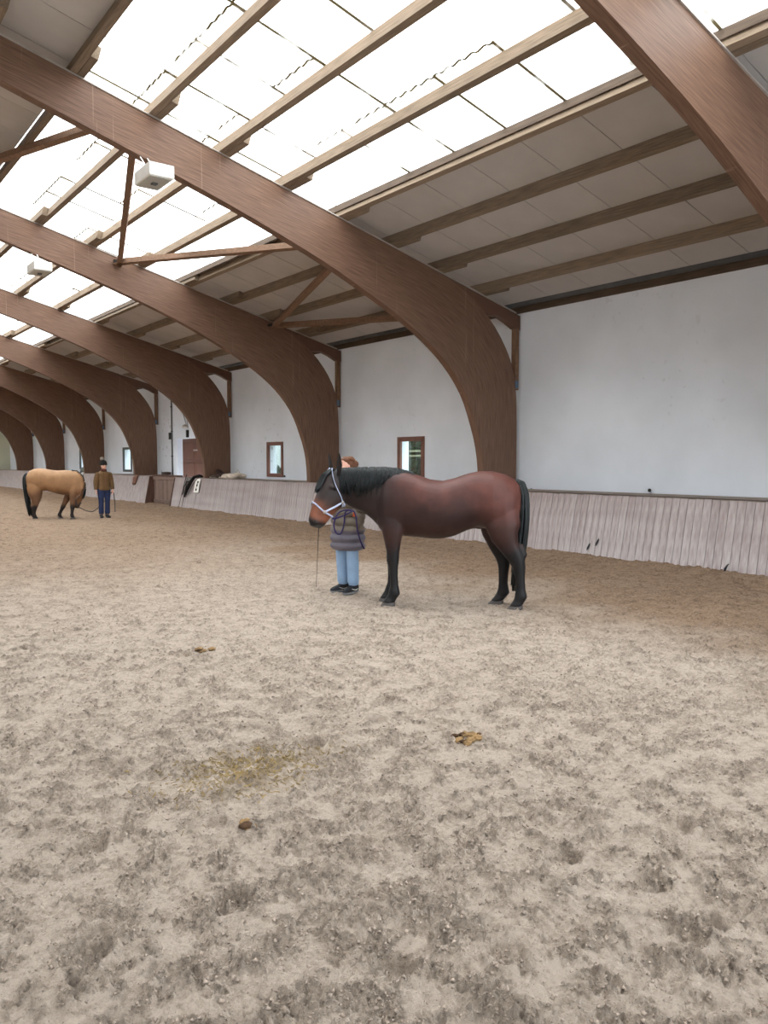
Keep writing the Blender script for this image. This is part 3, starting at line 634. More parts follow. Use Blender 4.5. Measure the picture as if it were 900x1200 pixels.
# ------------------------------------------------------------------ horses
def sag(c, A, b):  # section in the sagittal plane: A = (x,z) half vector, b = half width
    return (c, (A[0], 0, A[1]), (0, b, 0))
def horse(name, label, loc, yaw, J, conv, coat, tailc, hide, vside):
    """J: stations in profile pixels; conv turns a profile pixel into local (x forward, z up)"""
    root = empty(name, loc, yaw); tag(root, label, 'horse')
    b = MB()
    # trunk
    st = []
    for x, t, bt, hw in J['trunk']:
        u0, zt = conv(x, t); _, zb = conv(x, bt); st.append(((u0, 0, (zt + zb) / 2), (0, 0, (zt - zb) / 2), (0, hw, 0)))
    b.loft(st, 32, 2.25)
    # neck and head
    def pair(p, q, v=0.0):
        a = conv(*p); c = conv(*q); return Vector(((a[0] + c[0]) / 2, v, (a[1] + c[1]) / 2)), Vector(((a[0] - c[0]) / 2, 0, (a[1] - c[1]) / 2))
    nk = []
    for p, q, hw, v in J['neck']:
        c, A = pair(p, q, v); nk.append((c, A, Vector((0, hw, 0))))
    b.loft(nk, 28, 2.1)
    hd = []; poll = None; phi = J['head_yaw']
    for p, q, hw, v in J['head']:
        c, A = pair(p, q, v)
        if poll is None: poll = c.copy()
        hd.append((c, A, Vector((0, hw, 0))))
    Rm = Matrix.Rotation(phi, 3, 'Z'); sx = 1 + .45 * (1 / max(.6, math.cos(phi)) - 1)
    def hx(vec): # turn about the poll
        d = Vector(vec) - poll; d.x *= sx; return poll + Rm @ d
    def hv(vec): return Rm @ Vector((vec[0] * sx, vec[1], vec[2]))
    hd = [(hx(c), hv(A), Rm @ B) for c, A, B in hd]
    b.loft(hd, 28, 2.3)
    n_ = len(hd)
    # jowls, brow ridges, nostril rims
    for s_ in (-1, 1):
        c, A, B = hd[2]; b.ball(c - A * .25 + B * (s_ * .62), (.075, .05, .085))
        c, A, B = hd[1]; c2, A2, B2 = hd[2]; b.ball((c + c2) / 2 + (A + A2) * .22 + (B + B2) * (.46 * s_), (.04, .03, .03))
        c, A, B = hd[-2]; b.ball(c + A * .35 + B * (s_ * .75), (.03, .022, .034))
    # legs
    hoofs = []
    for lg_ in J['legs']:
        st = []
        for x, yy, v, a, bb in lg_['st']:
            u0, z = conv(x, yy); st.append((Vector((u0, v, z)), a, bb))
        rg = []
        for i, (c, a, bb) in enumerate(st):
            t = (st[min(i + 1, len(st) - 1)][0] - st[max(i - 1, 0)][0]).normalized(); f_ = Vector((0, 1, 0)).cross(t); f_ = f_ if f_.x > 0 else -f_
            if i >= len(st) - 2: f_ = Vector((1, 0, 0))
            kk = 1.0 + .13 * min(1, i / 4) + (.09 if i >= len(st) - 4 else 0); rg.append((c, f_.normalized() * a * kk, Vector((0, bb * kk, 0))))
        b.loft(rg[:-1] + [(rg[-1][0] + Vector((0, 0, .03)), rg[-1][1] * .85, rg[-1][2] * .85)], 18, 2.1)
        hoofs.append((rg[-2], rg[-1]))
        if lg_['hind']:  # point of hock
            c, a, bb = st[lg_['joint']]; b.tube([c + Vector((-a * .55, 0, -.05)), c + Vector((-a * 1.05, 0, .045)), c + Vector((-a * .55, 0, .16))], [.024, .03, .02], 8)
        else:
            c, a, bb = st[lg_['joint']]; b.ball(c + Vector((a * .25, 0, 0)), (a * .95, bb * 1.05, .06))
    for p in J.get('lumps', []): u0, z = conv(p[0], p[1]); b.ball((u0, p[2], z), p[3])
    me = b.remesh(J['vox'], J['it'], .5); vcol(me, coat); bd = link('body', me, hide, root)
    # hooves
    for (c0, A0, B0), (c1_, A1, B1) in hoofs:
        h_ = MB(); gz = -.02
        h_.loft([(c0 + (c1_ - c0) * .25, A0 * 1.0, B0 * 1.0), (c1_ * 1.0, A1, B1), (Vector((c1_.x, c1_.y, gz)), A1 * 1.03, B1 * 1.03)], 18, 2.3); h_.obj('hoof', M['hoof'], root, True)
    # ears
    c0, A0, B0 = hd[0]
    for s_ in (-1, 1):
        base = c0 + A0 * J['ear'][0] + B0.normalized() * (s_ * J['earw']); dr = (Vector((J['ear'][1], 0, 1)) + Vector((0, s_ * .16, 0))); dr = (Rm @ dr).normalized()
        e_ = MB(); R1 = []; fwd = Rm @ Vector((1, s_ * .15 + .25, 0)); fwd = (fwd - dr * fwd.dot(dr)).normalized(); sd_ = dr.cross(fwd)
        for t, r in ((-.25, .02), (0, .030), (.25, .038), (.5, .034), (.75, .022), (.92, .010), (1, .002)):
            cc = base + dr * (J['ear'][2] * t)
            R1.append([cc + fwd * (r * math.cos(k * math.pi / 6) * .6 - (.35 * r if abs(math.sin(k * math.pi / 6)) < .9 and math.cos(k * math.pi / 6) > .4 else 0)) + sd_ * (r * math.sin(k * math.pi / 6)) for k in range(12)])
        e_.rings(R1); em = e_.mesh(True, 'ear'); vcol(em, lambda co: np.tile(np.array(J['ear_col']), (len(co), 1))); link('ear', em, hide, root)
    # eyes
    for s_ in (-1, 1):
        c, A, B = hd[1]; c2, A2, B2 = hd[2]; p = (c + c2) / 2 + (A + A2) * .12 + (B + B2) * (.455 * s_)
        MB().ball(p, .021).obj('eye', M['eye'], root, True)
        q_ = hd[-2]; p = q_[0] + q_[1] * .42 + q_[2] * (s_ * .92)
        MB().ball(p, (.016, .012, .021)).obj('nostril', M['black'], root, True)
    # mane: locks falling over the near side, following the neck
    mn = MB(); nk2 = nk[::-1]
    def neck_at(t):
        s_ = t * (len(nk2) - 1); i = min(int(s_), len(nk2) - 2); f = s_ - i
        return tuple(nk2[i][k].lerp(nk2[i + 1][k], f) for k in range(3))
    for i in range(J['mane'][0]):
        t = random.uniform(0.0, J['mane'][2]); c, A, B = neck_at(t); ln = random.choice((random.uniform(.4, .9), random.uniform(.8, 1.25))) * J['mane'][1] * (1 - .25 * abs(t - .5))
        pts = []; rr = []; ph = random.uniform(-.12, .12); sl = random.uniform(-.16, .10); lift = random.uniform(.0, .022); per = (A.length + B.length) / 2
        for j in range(7):
            f = j / 6; an = ph - .25 + f * ln / per * 1.05
            if an < 1.45: p = c + A * (math.cos(an) * 1.0) + B * (math.sin(an) * vside)
            else: p = c + A * (math.cos(1.45) - (an - 1.45) * .95) + B * vside
            nrm = (A.normalized() * math.cos(min(an, 1.5)) + B.normalized() * (math.sin(min(an, 1.5)) * vside))
            pts.append(p + nrm * (.006 + lift * (1 - f * .6)) + Vector((sl * f * ln * 2.2, 0, 0))); rr.append(.0105 * (1 - .8 * f ** 1.3) + .0012)
        mn.tube(pts, rr, 5, .5)
    mn.obj('mane', M['mane'], root, True)
    # forelock
    fl_ = MB(); c0, A0, B0 = hd[0]; c1_, A1, B1 = hd[1]; c2, A2, B2 = hd[2]; c3, A3, B3 = hd[3]
    for i in range(J['fore']):
        s_ = random.uniform(-.75, .75); l_ = random.uniform(.6, 1.0)
        ch = [c0 + A0 * 1.0 + B0 * s_ * .5, c1_ + A1 * 1.06 + B1 * s_ * .7, c2 + A2 * 1.05 + B2 * s_ * .85 + Vector((0, 0, .0)), c2.lerp(c3, .8) + A2.lerp(A3, .8) * 1.06 + B3 * s_ * .8]
        pts = []
        for j in range(7):
            q_ = j / 6 * l_ * 3; k = min(int(q_), 2); pts.append(ch[k].lerp(ch[k + 1], q_ - k))
        fl_.tube(pts, [.016, .017, .015, .013, .010, .007, .002], 5, .5)
    if J['fore']: fl_.obj('forelock', M['mane'], root, True)
    # tail
    tl_ = MB(); dk = [Vector((conv(*p)[0], 0, conv(*p)[1])) for p in J['tail']]
    def along(t):
        s_ = t * (len(dk) - 1); i = min(int(s_), len(dk) - 2); return dk[i].lerp(dk[i + 1], s_ - i)
    for i in range(J['tailn']):
        a_ = random.uniform(0, 6.28); r = math.sqrt(random.random()); t0 = random.uniform(0, .25); t1 = random.uniform(.72, 1.0)
        pts = []; rr = []
        for j in range(9):
            t = t0 + (t1 - t0) * j / 8; wd = J['tailw'] * (.35 + .65 * math.sin(min(1, t * 1.9 + .12) * math.pi / 2)) * (1 - .35 * max(0, t - .7) / .3)
            pts.append(along(t) + Vector((math.cos(a_) * r * wd * .8, math.sin(a_) * r * wd, 0)) + Vector((.004 * math.sin(5 * t + i), .004 * math.cos(7 * t + i), 0))); rr.append(.014 * (1 - .7 * max(0, (j - 4) / 4)) + .001)
        tl_.tube(pts, rr, 5)
    tl_.obj('tail', tailc, root, True)
    return root, hx, hd, Rm

# -- the bay in front
BD = Vector((-.724, .690, 0)).normalized(); BYAW = math.atan2(BD.y, BD.x); BLOC = Vector((5.806, 6.508, 0.0))
def convA(x, y): return (530 - x) / 108.6, 1.58 - (y - 540) / 108.9
def coat_bay(co):
    x, y, z = co[:, 0], co[:, 1], co[:, 2]; n = len(co)
    red = np.array(srgb(90, 52, 45)); dark = np.array(srgb(44, 27, 25)); blk = np.array(srgb(20, 18, 19)); rust = np.array(srgb(126, 74, 52)); brow = np.array(srgb(46, 37, 36))
    c = np.tile(dark, (n, 1))
    def mix(c, col, f): return c * (1 - f[:, None]) + col * f[:, None]
    nz = fbm(x * 1.0 + 3, z + 2 * y, 5., 3, 90)
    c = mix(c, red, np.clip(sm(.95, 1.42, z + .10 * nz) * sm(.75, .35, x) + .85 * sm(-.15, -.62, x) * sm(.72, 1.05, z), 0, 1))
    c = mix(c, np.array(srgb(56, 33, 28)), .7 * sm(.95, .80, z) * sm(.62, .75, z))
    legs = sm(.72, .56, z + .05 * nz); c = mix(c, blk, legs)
    head = sm(1.18, 1.25, x); c = mix(c, brow, head)
    c = mix(c, np.array(srgb(34, 24, 23)), .8 * sm(.62, .9, x) * (1 - head) * sm(.8, .9, z))
    mz = sm(1.24, 1.02, z + .10 * nz - .35 * (x - 1.45)) * head; c = mix(c, rust, mz * .85)
    tip = sm(1.01, .93, z + .5 * (1.50 - x)) * head; c = mix(c, blk, tip)
    c = mix(c, np.array(srgb(90, 84, 82)), .6 * sm(.895, .865, z) * head)
    return c
def leg(hind, joint, *st): return dict(hind=hind, joint=joint, st=list(st))
JA = dict(vox=.013, it=10, head_yaw=.62, earw=.105, ear=(.75, .05, .20), ear_col=srgb(34, 28, 28), mane=(680, .29, .99), fore=60, tailn=170, tailw=.075,
  trunk=[(611, 574, 596, .05), (608.5, 567, 610, .15), (602, 561, 620, .215), (592, 556, 625, .265), (578, 552.5, 622, .285), (562, 552.5, 618, .275), (548, 555.5, 622.5, .285), (534, 560.5, 629, .305), (520, 563.8, 632.5, .315), (505, 562.3, 632.5, .305), (490, 557, 631, .275), (476, 553, 630, .245), (462, 554, 629, .235), (452, 560, 626, .215), (445, 572, 618, .16), (442, 585, 608, .08)],
  neck=[((484, 557), (456, 627), .20, 0), ((466, 552.5), (446, 621), .175, 0), ((450, 551), (435, 609.5), .14, 0), ((434, 551), (424, 601), .118, 0), ((418, 551.5), (413, 597), .105, 0), ((403, 552), (404, 592), .095, 0), ((394, 553.5), (402, 583), .085, 0)],
  head=[((389, 550.5), (405, 569), .078, 0), ((379, 558), (403.5, 585), .098, 0), ((373, 570), (400.5, 593), .105, 0), ((368.5, 582), (394, 600), .088, 0), ((364.5, 592.5), (387, 606), .070, 0), ((361.5, 602), (382.5, 612), .061, 0), ((359.8, 610), (378, 617.5), .060, 0), ((362, 617), (372.5, 621), .045, 0)],
  legs=[leg(False, 5, (464, 598, .11, .09, .07), (463, 610, .135, .125, .09), (462, 622, .145, .112, .085), (462.3, 636, .15, .083, .068), (462.7, 648, .15, .063, .055), (462.5, 657, .15, .062, .055), (463, 665, .15, .048, .044), (463.6, 676, .15, .041, .037), (464.2, 687, .15, .042, .038), (464.3, 695.5, .15, .055, .047), (461, 701.5, .15, .043, .041), (458.5, 705.5, .15, .055, .052), (456.3, 711.8, .15, .068, .063)),
        leg(False, 5, (462, 598, -.11, .09, .07), (461, 610, -.135, .12, .09), (459, 622, -.145, .105, .08), (459, 636, -.15, .08, .065), (458.8, 648, -.15, .062, .055), (458.3, 657, -.15, .06, .054), (458, 665, -.15, .048, .044), (457.7, 677, -.15, .041, .037), (457.6, 688, -.15, .042, .038), (457, 696, -.15, .054, .047), (453.5, 702, -.15, .043, .041), (451.5, 706, -.15, .055, .052), (449.5, 711.8, -.15, .068, .063)),
        leg(True, 5, (584, 588, .10, .10, .10), (589, 602, .125, .175, .125), (590, 616, .15, .175, .112), (592, 628, .155, .135, .095), (598, 641, .155, .092, .07), (606, 653, .155, .082, .058), (608.8, 663.5, .155, .062, .048), (610, 676, .155, .048, .041), (610.7, 688, .155, .046, .040), (611.5, 697, .155, .057, .048), (608.6, 703, .155, .045, .042), (606.5, 707, .155, .056, .052), (604.3, 711.8, .155, .068, .062)),
        leg(True, 5, (580, 588, -.10, .10, .10), (583, 602, -.125, .175, .125), (582, 616, -.15, .172, .11), (582, 628, -.155, .13, .092), (585, 641, -.155, .09, .07), (591.5, 654, -.155, .08, .058), (592.5, 664.5, -.155, .06, .048), (592, 676, -.155, .048, .041), (592, 688, -.155, .046, .040), (592.5, 697, -.155, .057, .048), (588.5, 703, -.155, .045, .042), (586, 707, -.155, .056, .052), (583, 711.8, -.155, .068, .062))],
  lumps=[(557, 617, 0, (.06, .035, .035)), (563, 616, 0, (.045, .04, .05)), (468, 606, .13, (.10, .09, .15)), (468, 606, -.13, (.10, .09, .15)), (452, 612, .10, (.08, .09, .11)), (452, 612, -.10, (.08, .09, .11))],
  tail=[(603.5, 563), (610, 566), (613.5, 580), (613.8, 600), (612.8, 620), (611, 640), (608, 660), (605.5, 678), (603.5, 694)])
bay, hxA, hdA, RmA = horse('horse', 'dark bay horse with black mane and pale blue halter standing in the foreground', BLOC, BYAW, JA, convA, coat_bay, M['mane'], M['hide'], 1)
bayM = Matrix.Translation(BLOC) @ Matrix.Rotation(BYAW, 4, 'Z')

# halter on the bay's head: straps lie on the head's sections
def ring_pt(hd, s_, ang_, off):
    i = min(int(s_), len(hd) - 2); f = s_ - i; c, A, B = (hd[i][k].lerp(hd[i + 1][k], f) for k in range(3))
    e_ = 2.3; ca, sa = math.cos(ang_), math.sin(ang_)
    p = A * math.copysign(abs(ca) ** (2 / e_), ca) + B * math.copysign(abs(sa) ** (2 / e_), sa)
    return c + p + p.normalized() * off
def halter(root, hd, mat, noseS=4.3, cheekS=1.6, off=.014, r=.011, rm='metal_pale'):
    h_ = empty('halter'); h_.parent = root
    n = [ring_pt(hd, noseS + .35 * math.sin(a / 2) ** 2 * 0, a, off) for a in np.linspace(0, 2 * math.pi, 33)]
    nb = []
    for a in np.linspace(0, 2 * math.pi, 33): nb.append(ring_pt(hd, noseS - .45 * (math.cos(a) > 0) * math.cos(a), a, off))
    def strap(nm, pts): MB().tube(pts, r, 8, .35).obj(nm, mat, root, True)
    strap('noseband', nb)
    for s_ in (1, -1):
        up_ = [ring_pt(hd, noseS + (cheekS + .35 - noseS) * t, s_ * (1.57 + .35 * math.sin(t * 3.14) * 0 + .55 * t), off + .006 * t) for t in np.linspace(0, 1, 12)]
        strap('cheek_strap', up_)
        crown = [ring_pt(hd, (cheekS + .75) * (1 - t) + .1 * t, s_ * (2.35 * (1 - t) ** .8 + .2 * t), off + .012) for t in np.linspace(0, 1, 12)]
        strap('crown_strap', crown)
        for q_ in (up_[0], up_[-1]): MB().ball(q_, .02, 10, 6).obj('halter_ring', M[rm], root, True)
    thr = [ring_pt(hd, cheekS + .3, a, off + .006) for a in np.linspace(2.1, 2 * math.pi - 2.1, 14)]; strap('throat_strap', thr)
    bpy.data.objects.remove(h_)
    return ring_pt(hd, noseS, math.pi * .9, .02)
chinA = halter(bay, hdA, M['web'], 4.2, 1.75)

# -- the buckskin in the distance (profile pixels from a six-fold enlargement)
QL = on_floor(55, 608); QD = Vector((.90, -.436, 0)).normalized(); QYAW = math.atan2(QD.y, QD.x); Kq = 258.0
def convB(x, y): return (x - 330) / Kq, (471 - y) / Kq
def coat_buck(co):
    x, y, z = co[:, 0], co[:, 1], co[:, 2]; n = len(co)
    tan = np.array(srgb(150, 112, 78)); dk = np.array(srgb(100, 70, 50)); blk = np.array(srgb(34, 28, 26)); pale = np.array(srgb(178, 140, 104))
    def mix(c, col, f): return c * (1 - f[:, None]) + col * f[:, None]
    c = np.tile(tan, (n, 1)); nz = fbm(x + 5, z + 2 * y, 4., 3, 95)
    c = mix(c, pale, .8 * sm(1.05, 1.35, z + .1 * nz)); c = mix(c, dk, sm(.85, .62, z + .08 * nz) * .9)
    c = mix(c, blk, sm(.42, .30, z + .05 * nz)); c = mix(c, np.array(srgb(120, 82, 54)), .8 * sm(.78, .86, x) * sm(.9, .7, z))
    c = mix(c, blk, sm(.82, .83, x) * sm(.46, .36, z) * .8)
    return c
def L_(hind, joint, s_, *st): return dict(hind=hind, joint=joint, st=[(x, y, s_, a, b_) for x, y, a, b_ in st])
nearv, farv = -.15, .15
JB = dict(vox=.015, it=12, head_yaw=-.25, earw=.07, ear=(.3, .6, .13), ear_col=srgb(120, 84, 56), mane=(90, .12, .95), fore=16, tailn=120, tailw=.085,
  trunk=[(202, 170, 215, .06), (208, 158, 245, .15), (224, 136, 255, .22), (250, 122, 272, .26), (290, 115, 280, .285), (330, 120, 274, .27), (370, 128, 285, .275), (410, 132, 298, .295), (450, 130, 305, .29), (490, 131, 304, .26), (525, 140, 300, .23), (550, 156, 286, .19), (568, 178, 262, .12)],
  neck=[((490, 133), (545, 290), .20, 0), ((540, 138), (552, 268), .165, -.02), ((578, 172), (536, 280), .14, -.05), ((594, 225), (530, 294), .115, -.09), ((594, 262), (534, 308), .10, -.11)],
  head=[((594, 262), (556, 300), .085, -.12), ((590, 292), (540, 318), .09, -.12), ((582, 318), (530, 338), .095, -.12), ((570, 345), (528, 355), .08, -.12), ((560, 368), (524, 373), .065, -.12), ((553, 388), (522, 388), .056, -.12), ((548, 400), (524, 398), .045, -.12)],
  legs=[L_(True, 6, nearv, (262, 185, .10, .05), (260, 215, .15, .095), (258, 250, .175, .115), (262, 295, .155, .105), (270, 330, .115, .085), (266, 365, .075, .06), (256, 392, .07, .052), (254, 415, .05, .042), (254, 435, .042, .038), (256, 450, .05, .044), (262, 459, .042, .04), (265, 464, .05, .048), (268, 471, .062, .058)),
        L_(True, 6, farv, (258, 185, .10, .05), (256, 215, .15, .095), (252, 250, .175, .115), (253, 295, .155, .105), (256, 330, .115, .085), (250, 365, .075, .06), (238, 392, .07, .052), (234, 415, .05, .042), (233, 435, .042, .038), (235, 450, .05, .044), (240, 459, .042, .04), (243, 464, .05, .048), (246, 471, .062, .058)),
        L_(False, 5, nearv, (516, 215, .09, .07), (518, 260, .12, .085), (516, 300, .10, .075), (512, 340, .075, .06), (509, 375, .055, .048), (508, 392, .055, .05), (507, 410, .042, .038), (505, 432, .037, .034), (504, 446, .046, .042), (507, 456, .04, .038), (509, 462, .048, .046), (511, 471, .06, .056)),
        L_(False, 5, farv, (505, 215, .09, .07), (492, 260, .12, .085), (474, 300, .10, .075), (455, 340, .075, .06), (438, 375, .055, .048), (430, 392, .055, .05), (422, 410, .042, .038), (411, 432, .037, .034), (406, 446, .046, .042), (409, 456, .04, .038), (411, 462, .048, .046), (414, 471, .06, .056))],
  lumps=[], tail=[(213, 150), (202, 160), (195, 190), (197, 240), (203, 300), (209, 360), (216, 410), (222, 455)])
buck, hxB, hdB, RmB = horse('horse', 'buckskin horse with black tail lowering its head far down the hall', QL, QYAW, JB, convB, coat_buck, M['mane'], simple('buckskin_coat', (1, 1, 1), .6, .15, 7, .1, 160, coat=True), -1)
buckM = Matrix.Translation(QL) @ Matrix.Rotation(QYAW, 4, 'Z')
chinB = halter(buck, hdB, M['rope2'], 4.2, 1.9, .012, .010, 'rope2')
for p_ in (buck, bay): p_.location.z = 0.004

# ------------------------------------------------------------------ people
def hand(b, wrist, direction, palm_n, side, s_=1.0):
    """palm and five curled fingers"""
    d = Vector(direction).normalized(); n = Vector(palm_n).normalized(); n = (n - d * n.dot(d)).normalized(); w_ = d.cross(n) * side
    wrist = Vector(wrist); b.loft([(wrist - d * .02, w_ * .026, n * .02), (wrist + d * .03, w_ * .036, n * .018), (wrist + d * .085, w_ * .04, n * .015)], 12)
    for k, (o, ln) in enumerate(((-.029, .062), (-.0095, .072), (.0105, .078), (.030, .070))):
        p = wrist + d * .08 + w_ * o; b.tube([p, p + d * ln * .5 + n * .004, p + d * ln * .75 + n * ln * .3, p + d * ln * .78 + n * ln * .62], [.0095, .009, .0085, .007], 7)
    p = wrist + d * .02 + w_ * .03; b.tube([p, p + d * .03 + w_ * .022 + n * .01, p + d * .058 + w_ * .024 + n * .026, p + d * .076 + w_ * .018 + n * .04], [.012, .011, .010, .008], 7)
def person(label, loc, yaw, H, arms, look, hair_fn, vox=.0085):
    root = empty('person', loc, yaw); tag(root, label, 'person'); k = H / 1.70; b = MB()
    V = lambda x, y, z: Vector((x * k, y * k, z * k))
    # torso, neck
    b.loft([(V(0, 0, .86), V(.10, 0, 0), V(0, .165, 0)), (V(0, 0, .98), V(.105, 0, 0), V(0, .16, 0)), (V(.005, 0, 1.10), V(.095, 0, 0), V(0, .135, 0)), (V(.01, 0, 1.25), V(.11, 0, 0), V(0, .155, 0)), (V(0, 0, 1.36), V(.105, 0, 0), V(0, .17, 0)), (V(-.005, 0, 1.42), V(.075, 0, 0), V(0, .13, 0)), (V(-.005, 0, 1.46), V(.052, 0, 0), V(0, .056, 0)), (V(.005, 0, 1.54), V(.05, 0, 0), V(0, .052, 0))], 20)
    R = Matrix.Rotation(look, 3, 'Z'); hc = V(.015, 0, 1.585)
    def hp(x, y, z): return hc + R @ (Vector((x, y, z)) * k)
    hl = []
    for z, c, a, w_ in ((-.085, .035, .045, .038), (-.06, .025, .075, .055), (-.02, .01, .092, .068), (.03, 0, .098, .075), (.075, -.005, .092, .073), (.105, -.008, .065, .054), (.118, -.01, .03, .026)):
        hl.append((hp(c, 0, z), R @ Vector((a * k, 0, 0)), R @ Vector((0, w_ * k, 0))))
    b.loft(hl, 20); b.tube([hp(.095, 0, .035), hp(.108, 0, .01), hp(.122, 0, -.012), hp(.10, 0, -.022)], [.010 * k, .011 * k, .014 * k, .010 * k], 8)
    for s_ in (-1, 1):
        b.ball(hp(.0, s_ * .074, .0), (.018 * k, .010 * k, .03 * k)); b.ball(hp(.072, s_ * .04, -.02), (.022 * k, .02 * k, .022 * k))
    b.ball(hp(.085, 0, -.05), (.02 * k, .026 * k, .016 * k))
    for s_ in (-1, 1):
        sh, el, wr_, hdir, pn = arms[s_]
        P_ = [V(*sh), V(*el), V(*wr_)]
        b.tube([P_[0], P_[0].lerp(P_[1], .5), P_[1], P_[1].lerp(P_[2], .35), P_[2]], [.052 * k, .046 * k, .038 * k, .037 * k, .026 * k], 12)
        hand(b, P_[2], hdir, pn, s_)
        b.tube([V(0, s_ * .085, .9), V(.01, s_ * .09, .7), V(.015, s_ * .09, .49), V(0, s_ * .09, .34), V(-.01, s_ * .09, .09)], [.09 * k, .075 * k, .055 * k, .055 * k, .036 * k], 14)
        b.loft([(V(-.06, s_ * .09, .05), V(0, .03, 0), V(0, 0, .03)), (V(0, s_ * .09, .055), V(0, .036, 0), V(0, 0, .05)), (V(.07, s_ * .093, .038), V(0, .034, 0), V(0, 0, .02)), (V(.12, s_ * .095, .03), V(0, .026, 0), V(0, 0, .012))], 12)
    link('body', b.remesh(vox, 3, .5), M['skin'], root)
    for s_ in (-1, 1): MB().ball(hp(.086, s_ * .033, .02), .011 * k).obj('eye', M['eye'], root, True); MB().tube([hp(.090, s_ * .018, .042), hp(.092, s_ * .034, .047), hp(.082, s_ * .052, .042)], .004 * k, 6).obj('eyebrow', M['hair'], root, True)
    MB().tube([hp(.094, -.022, -.042), hp(.103, 0, -.040), hp(.094, .022, -.042)], [.004 * k, .006 * k, .004 * k], 8).obj('mouth', M['lip'], root, True)
    return root, V, hp, k, R
def garment_torso(b, V, secs, n=28, e=2.3):
    b.loft([(V(x, 0, z), V(a, 0, 0), V(0, w_, 0)) for z, x, a, w_ in secs], n, e)
def trousers(root, V, k, mat, hem, rt, rk, rh, nm='trousers'):
    b = MB(); garment_torso(b, V, [(.80, 0, .10, .15), (.88, 0, .118, .162), (.98, 0, .115, .155), (1.04, 0, .11, .15)])
    for s_ in (-1, 1):
        pts = [(0, .09, .90, rt * 1.08), (.012, .095, .72, rt), (.018, .095, .52, rk), (.008, .094, .36, rk * .98), (.002, .093, .22, rh * 1.1), (0, .092, hem + .05, rh * 1.12), (-.005, .092, hem, rh * .92)]
        b.tube([V(p[0], s_ * p[1], p[2]) for p in pts], [p[3] * k for p in pts], 16)
    link(nm, b.remesh(.010, 3, .5), mat, root)
def shoe(root, V, k, s_, toe, mat, sole, yaw_=0.0, high=.1):
    R = Matrix.Rotation(yaw_ * s_, 3, 'Z'); o = V(0, s_ * .092, 0)
    W = lambda x, y, z: o + R @ (Vector((x, y, z)) * k); D = lambda x, y, z: R @ (Vector((x, y, z)) * k)
    b = MB(); b.loft([(W(-.085, 0, .06), D(0, .028, 0), D(0, 0, .045)), (W(-.05, 0, .066), D(0, .042, 0), D(0, 0, .058)), (W(.02, 0, .066), D(0, .046, 0), D(0, 0, .056)), (W(.09, 0, .05), D(0, .05, 0), D(0, 0, .038)), (W(.15, 0, .042), D(0, .046, 0), D(0, 0, .03)), (W(.185, 0, .036), D(0, .028, 0), D(0, 0, .02))], 16)
    b.tube([W(-.035, 0, .06), W(-.03, 0, high), W(-.03, 0, high + .03)], [.052 * k, .05 * k, .05 * k], 14)
    sh = link('shoe', b.remesh(.007, 3, .5), mat, root)
    b = MB(); b.loft([(W(.05, 0, z), D(.145, 0, 0), D(0, .052, 0)) for z in (-.005, .012, .028)], 20, 2.6); b.obj('sole', sole, sh, True)
    return sh, W

# -- woman behind the bay's neck, quilted jacket
WL = on_floor(408, 694); cdir = Vector((-WL.x, -WL.y, 0)).normalized(); lf_ = Vector((-cdir.y, cdir.x, 0)) * -1
fdir = (cdir * .72 + Vector((-RT.x, -RT.y, 0)) * .70).normalized(); WY = math.atan2(fdir.y, fdir.x)
armsW = {1: ((0, .185, 1.38), (-.03, .235, 1.10), (.03, .165, .84), (-.1, -.6, -.6), (0, -1, .2)), -1: ((0, -.185, 1.38), (.0, -.24, 1.13), (.23, -.20, 1.05), (1, .1, .0), (0, 1, -.2))}
wom, V, hp, k, R = person('person in olive grey quilted jacket and light blue trousers behind the bay horse neck', WL, WY, 1.62, armsW, -.35, None)
b = MB(); zs_ = np.linspace(.54, 1.45, 92); secs = []
for z in zs_:
    q_ = abs(math.sin((z - .54) * math.pi / .105)) ** .7 * .034
    w0 = float(np.interp(z, [.54, .60, .75, .95, 1.2, 1.36, 1.43, 1.45], [.185, .20, .20, .185, .185, .18, .12, .07])); a0 = float(np.interp(z, [.54, .60, .75, .95, 1.2, 1.36, 1.43, 1.45], [.145, .165, .165, .15, .145, .13, .09, .075]))
    secs.append((z, .005, a0 + q_, w0 + q_))
garment_torso(b, V, secs); lowz = .97
for s_ in (-1, 1):
    sh, el, wr_ = (Vector(p) for p in armsW[s_][:3]); pts = []; rr = []
    for t in np.linspace(0, 1, 40):
        p = sh.lerp(el, t * 2) if t < .5 else el.lerp(wr_, t * 2 - 1); pts.append(V(*p)); rr.append((.086 - .026 * t + - .006 + .02 * abs(math.sin(t * math.pi * 6)) ** .7) * k)
    b.tube(pts, rr, 16)
b.loft([(V(0, 0, 1.40), V(.085, 0, 0), V(0, .085, 0)), (V(.01, 0, 1.46), V(.078, 0, 0), V(0, .076, 0)), (V(.01, 0, 1.50), V(.072, 0, 0), V(0, .07, 0))], 18)
jm = b.remesh(.009, 1, .4); jm.materials.append(M['puffer']); jm.materials.append(M['puffer2'])
for p in jm.polygons:
    if p.center.z < .80 * k: p.material_index = 1
jk = link('jacket', jm, None, wom); jk['label'] = 'quilted jacket, slate grey below and olive grey above'
MB().tube([V(.172, 0, .58), V(.178, 0, .75), V(.165, 0, .95), V(.16, 0, 1.2), V(.145, 0, 1.38)], .006, 6).obj('zip', M['darkmetal'], wom)
bevel(MB().box(-.012, .012, -.035, .035, -.025, .025).obj('orange_badge', M['orange'], wom, loc=V(.09, .175, 1.0)), .003)
trousers(wom, V, k, M['jeans_l'], .10, .105, .078, .066)
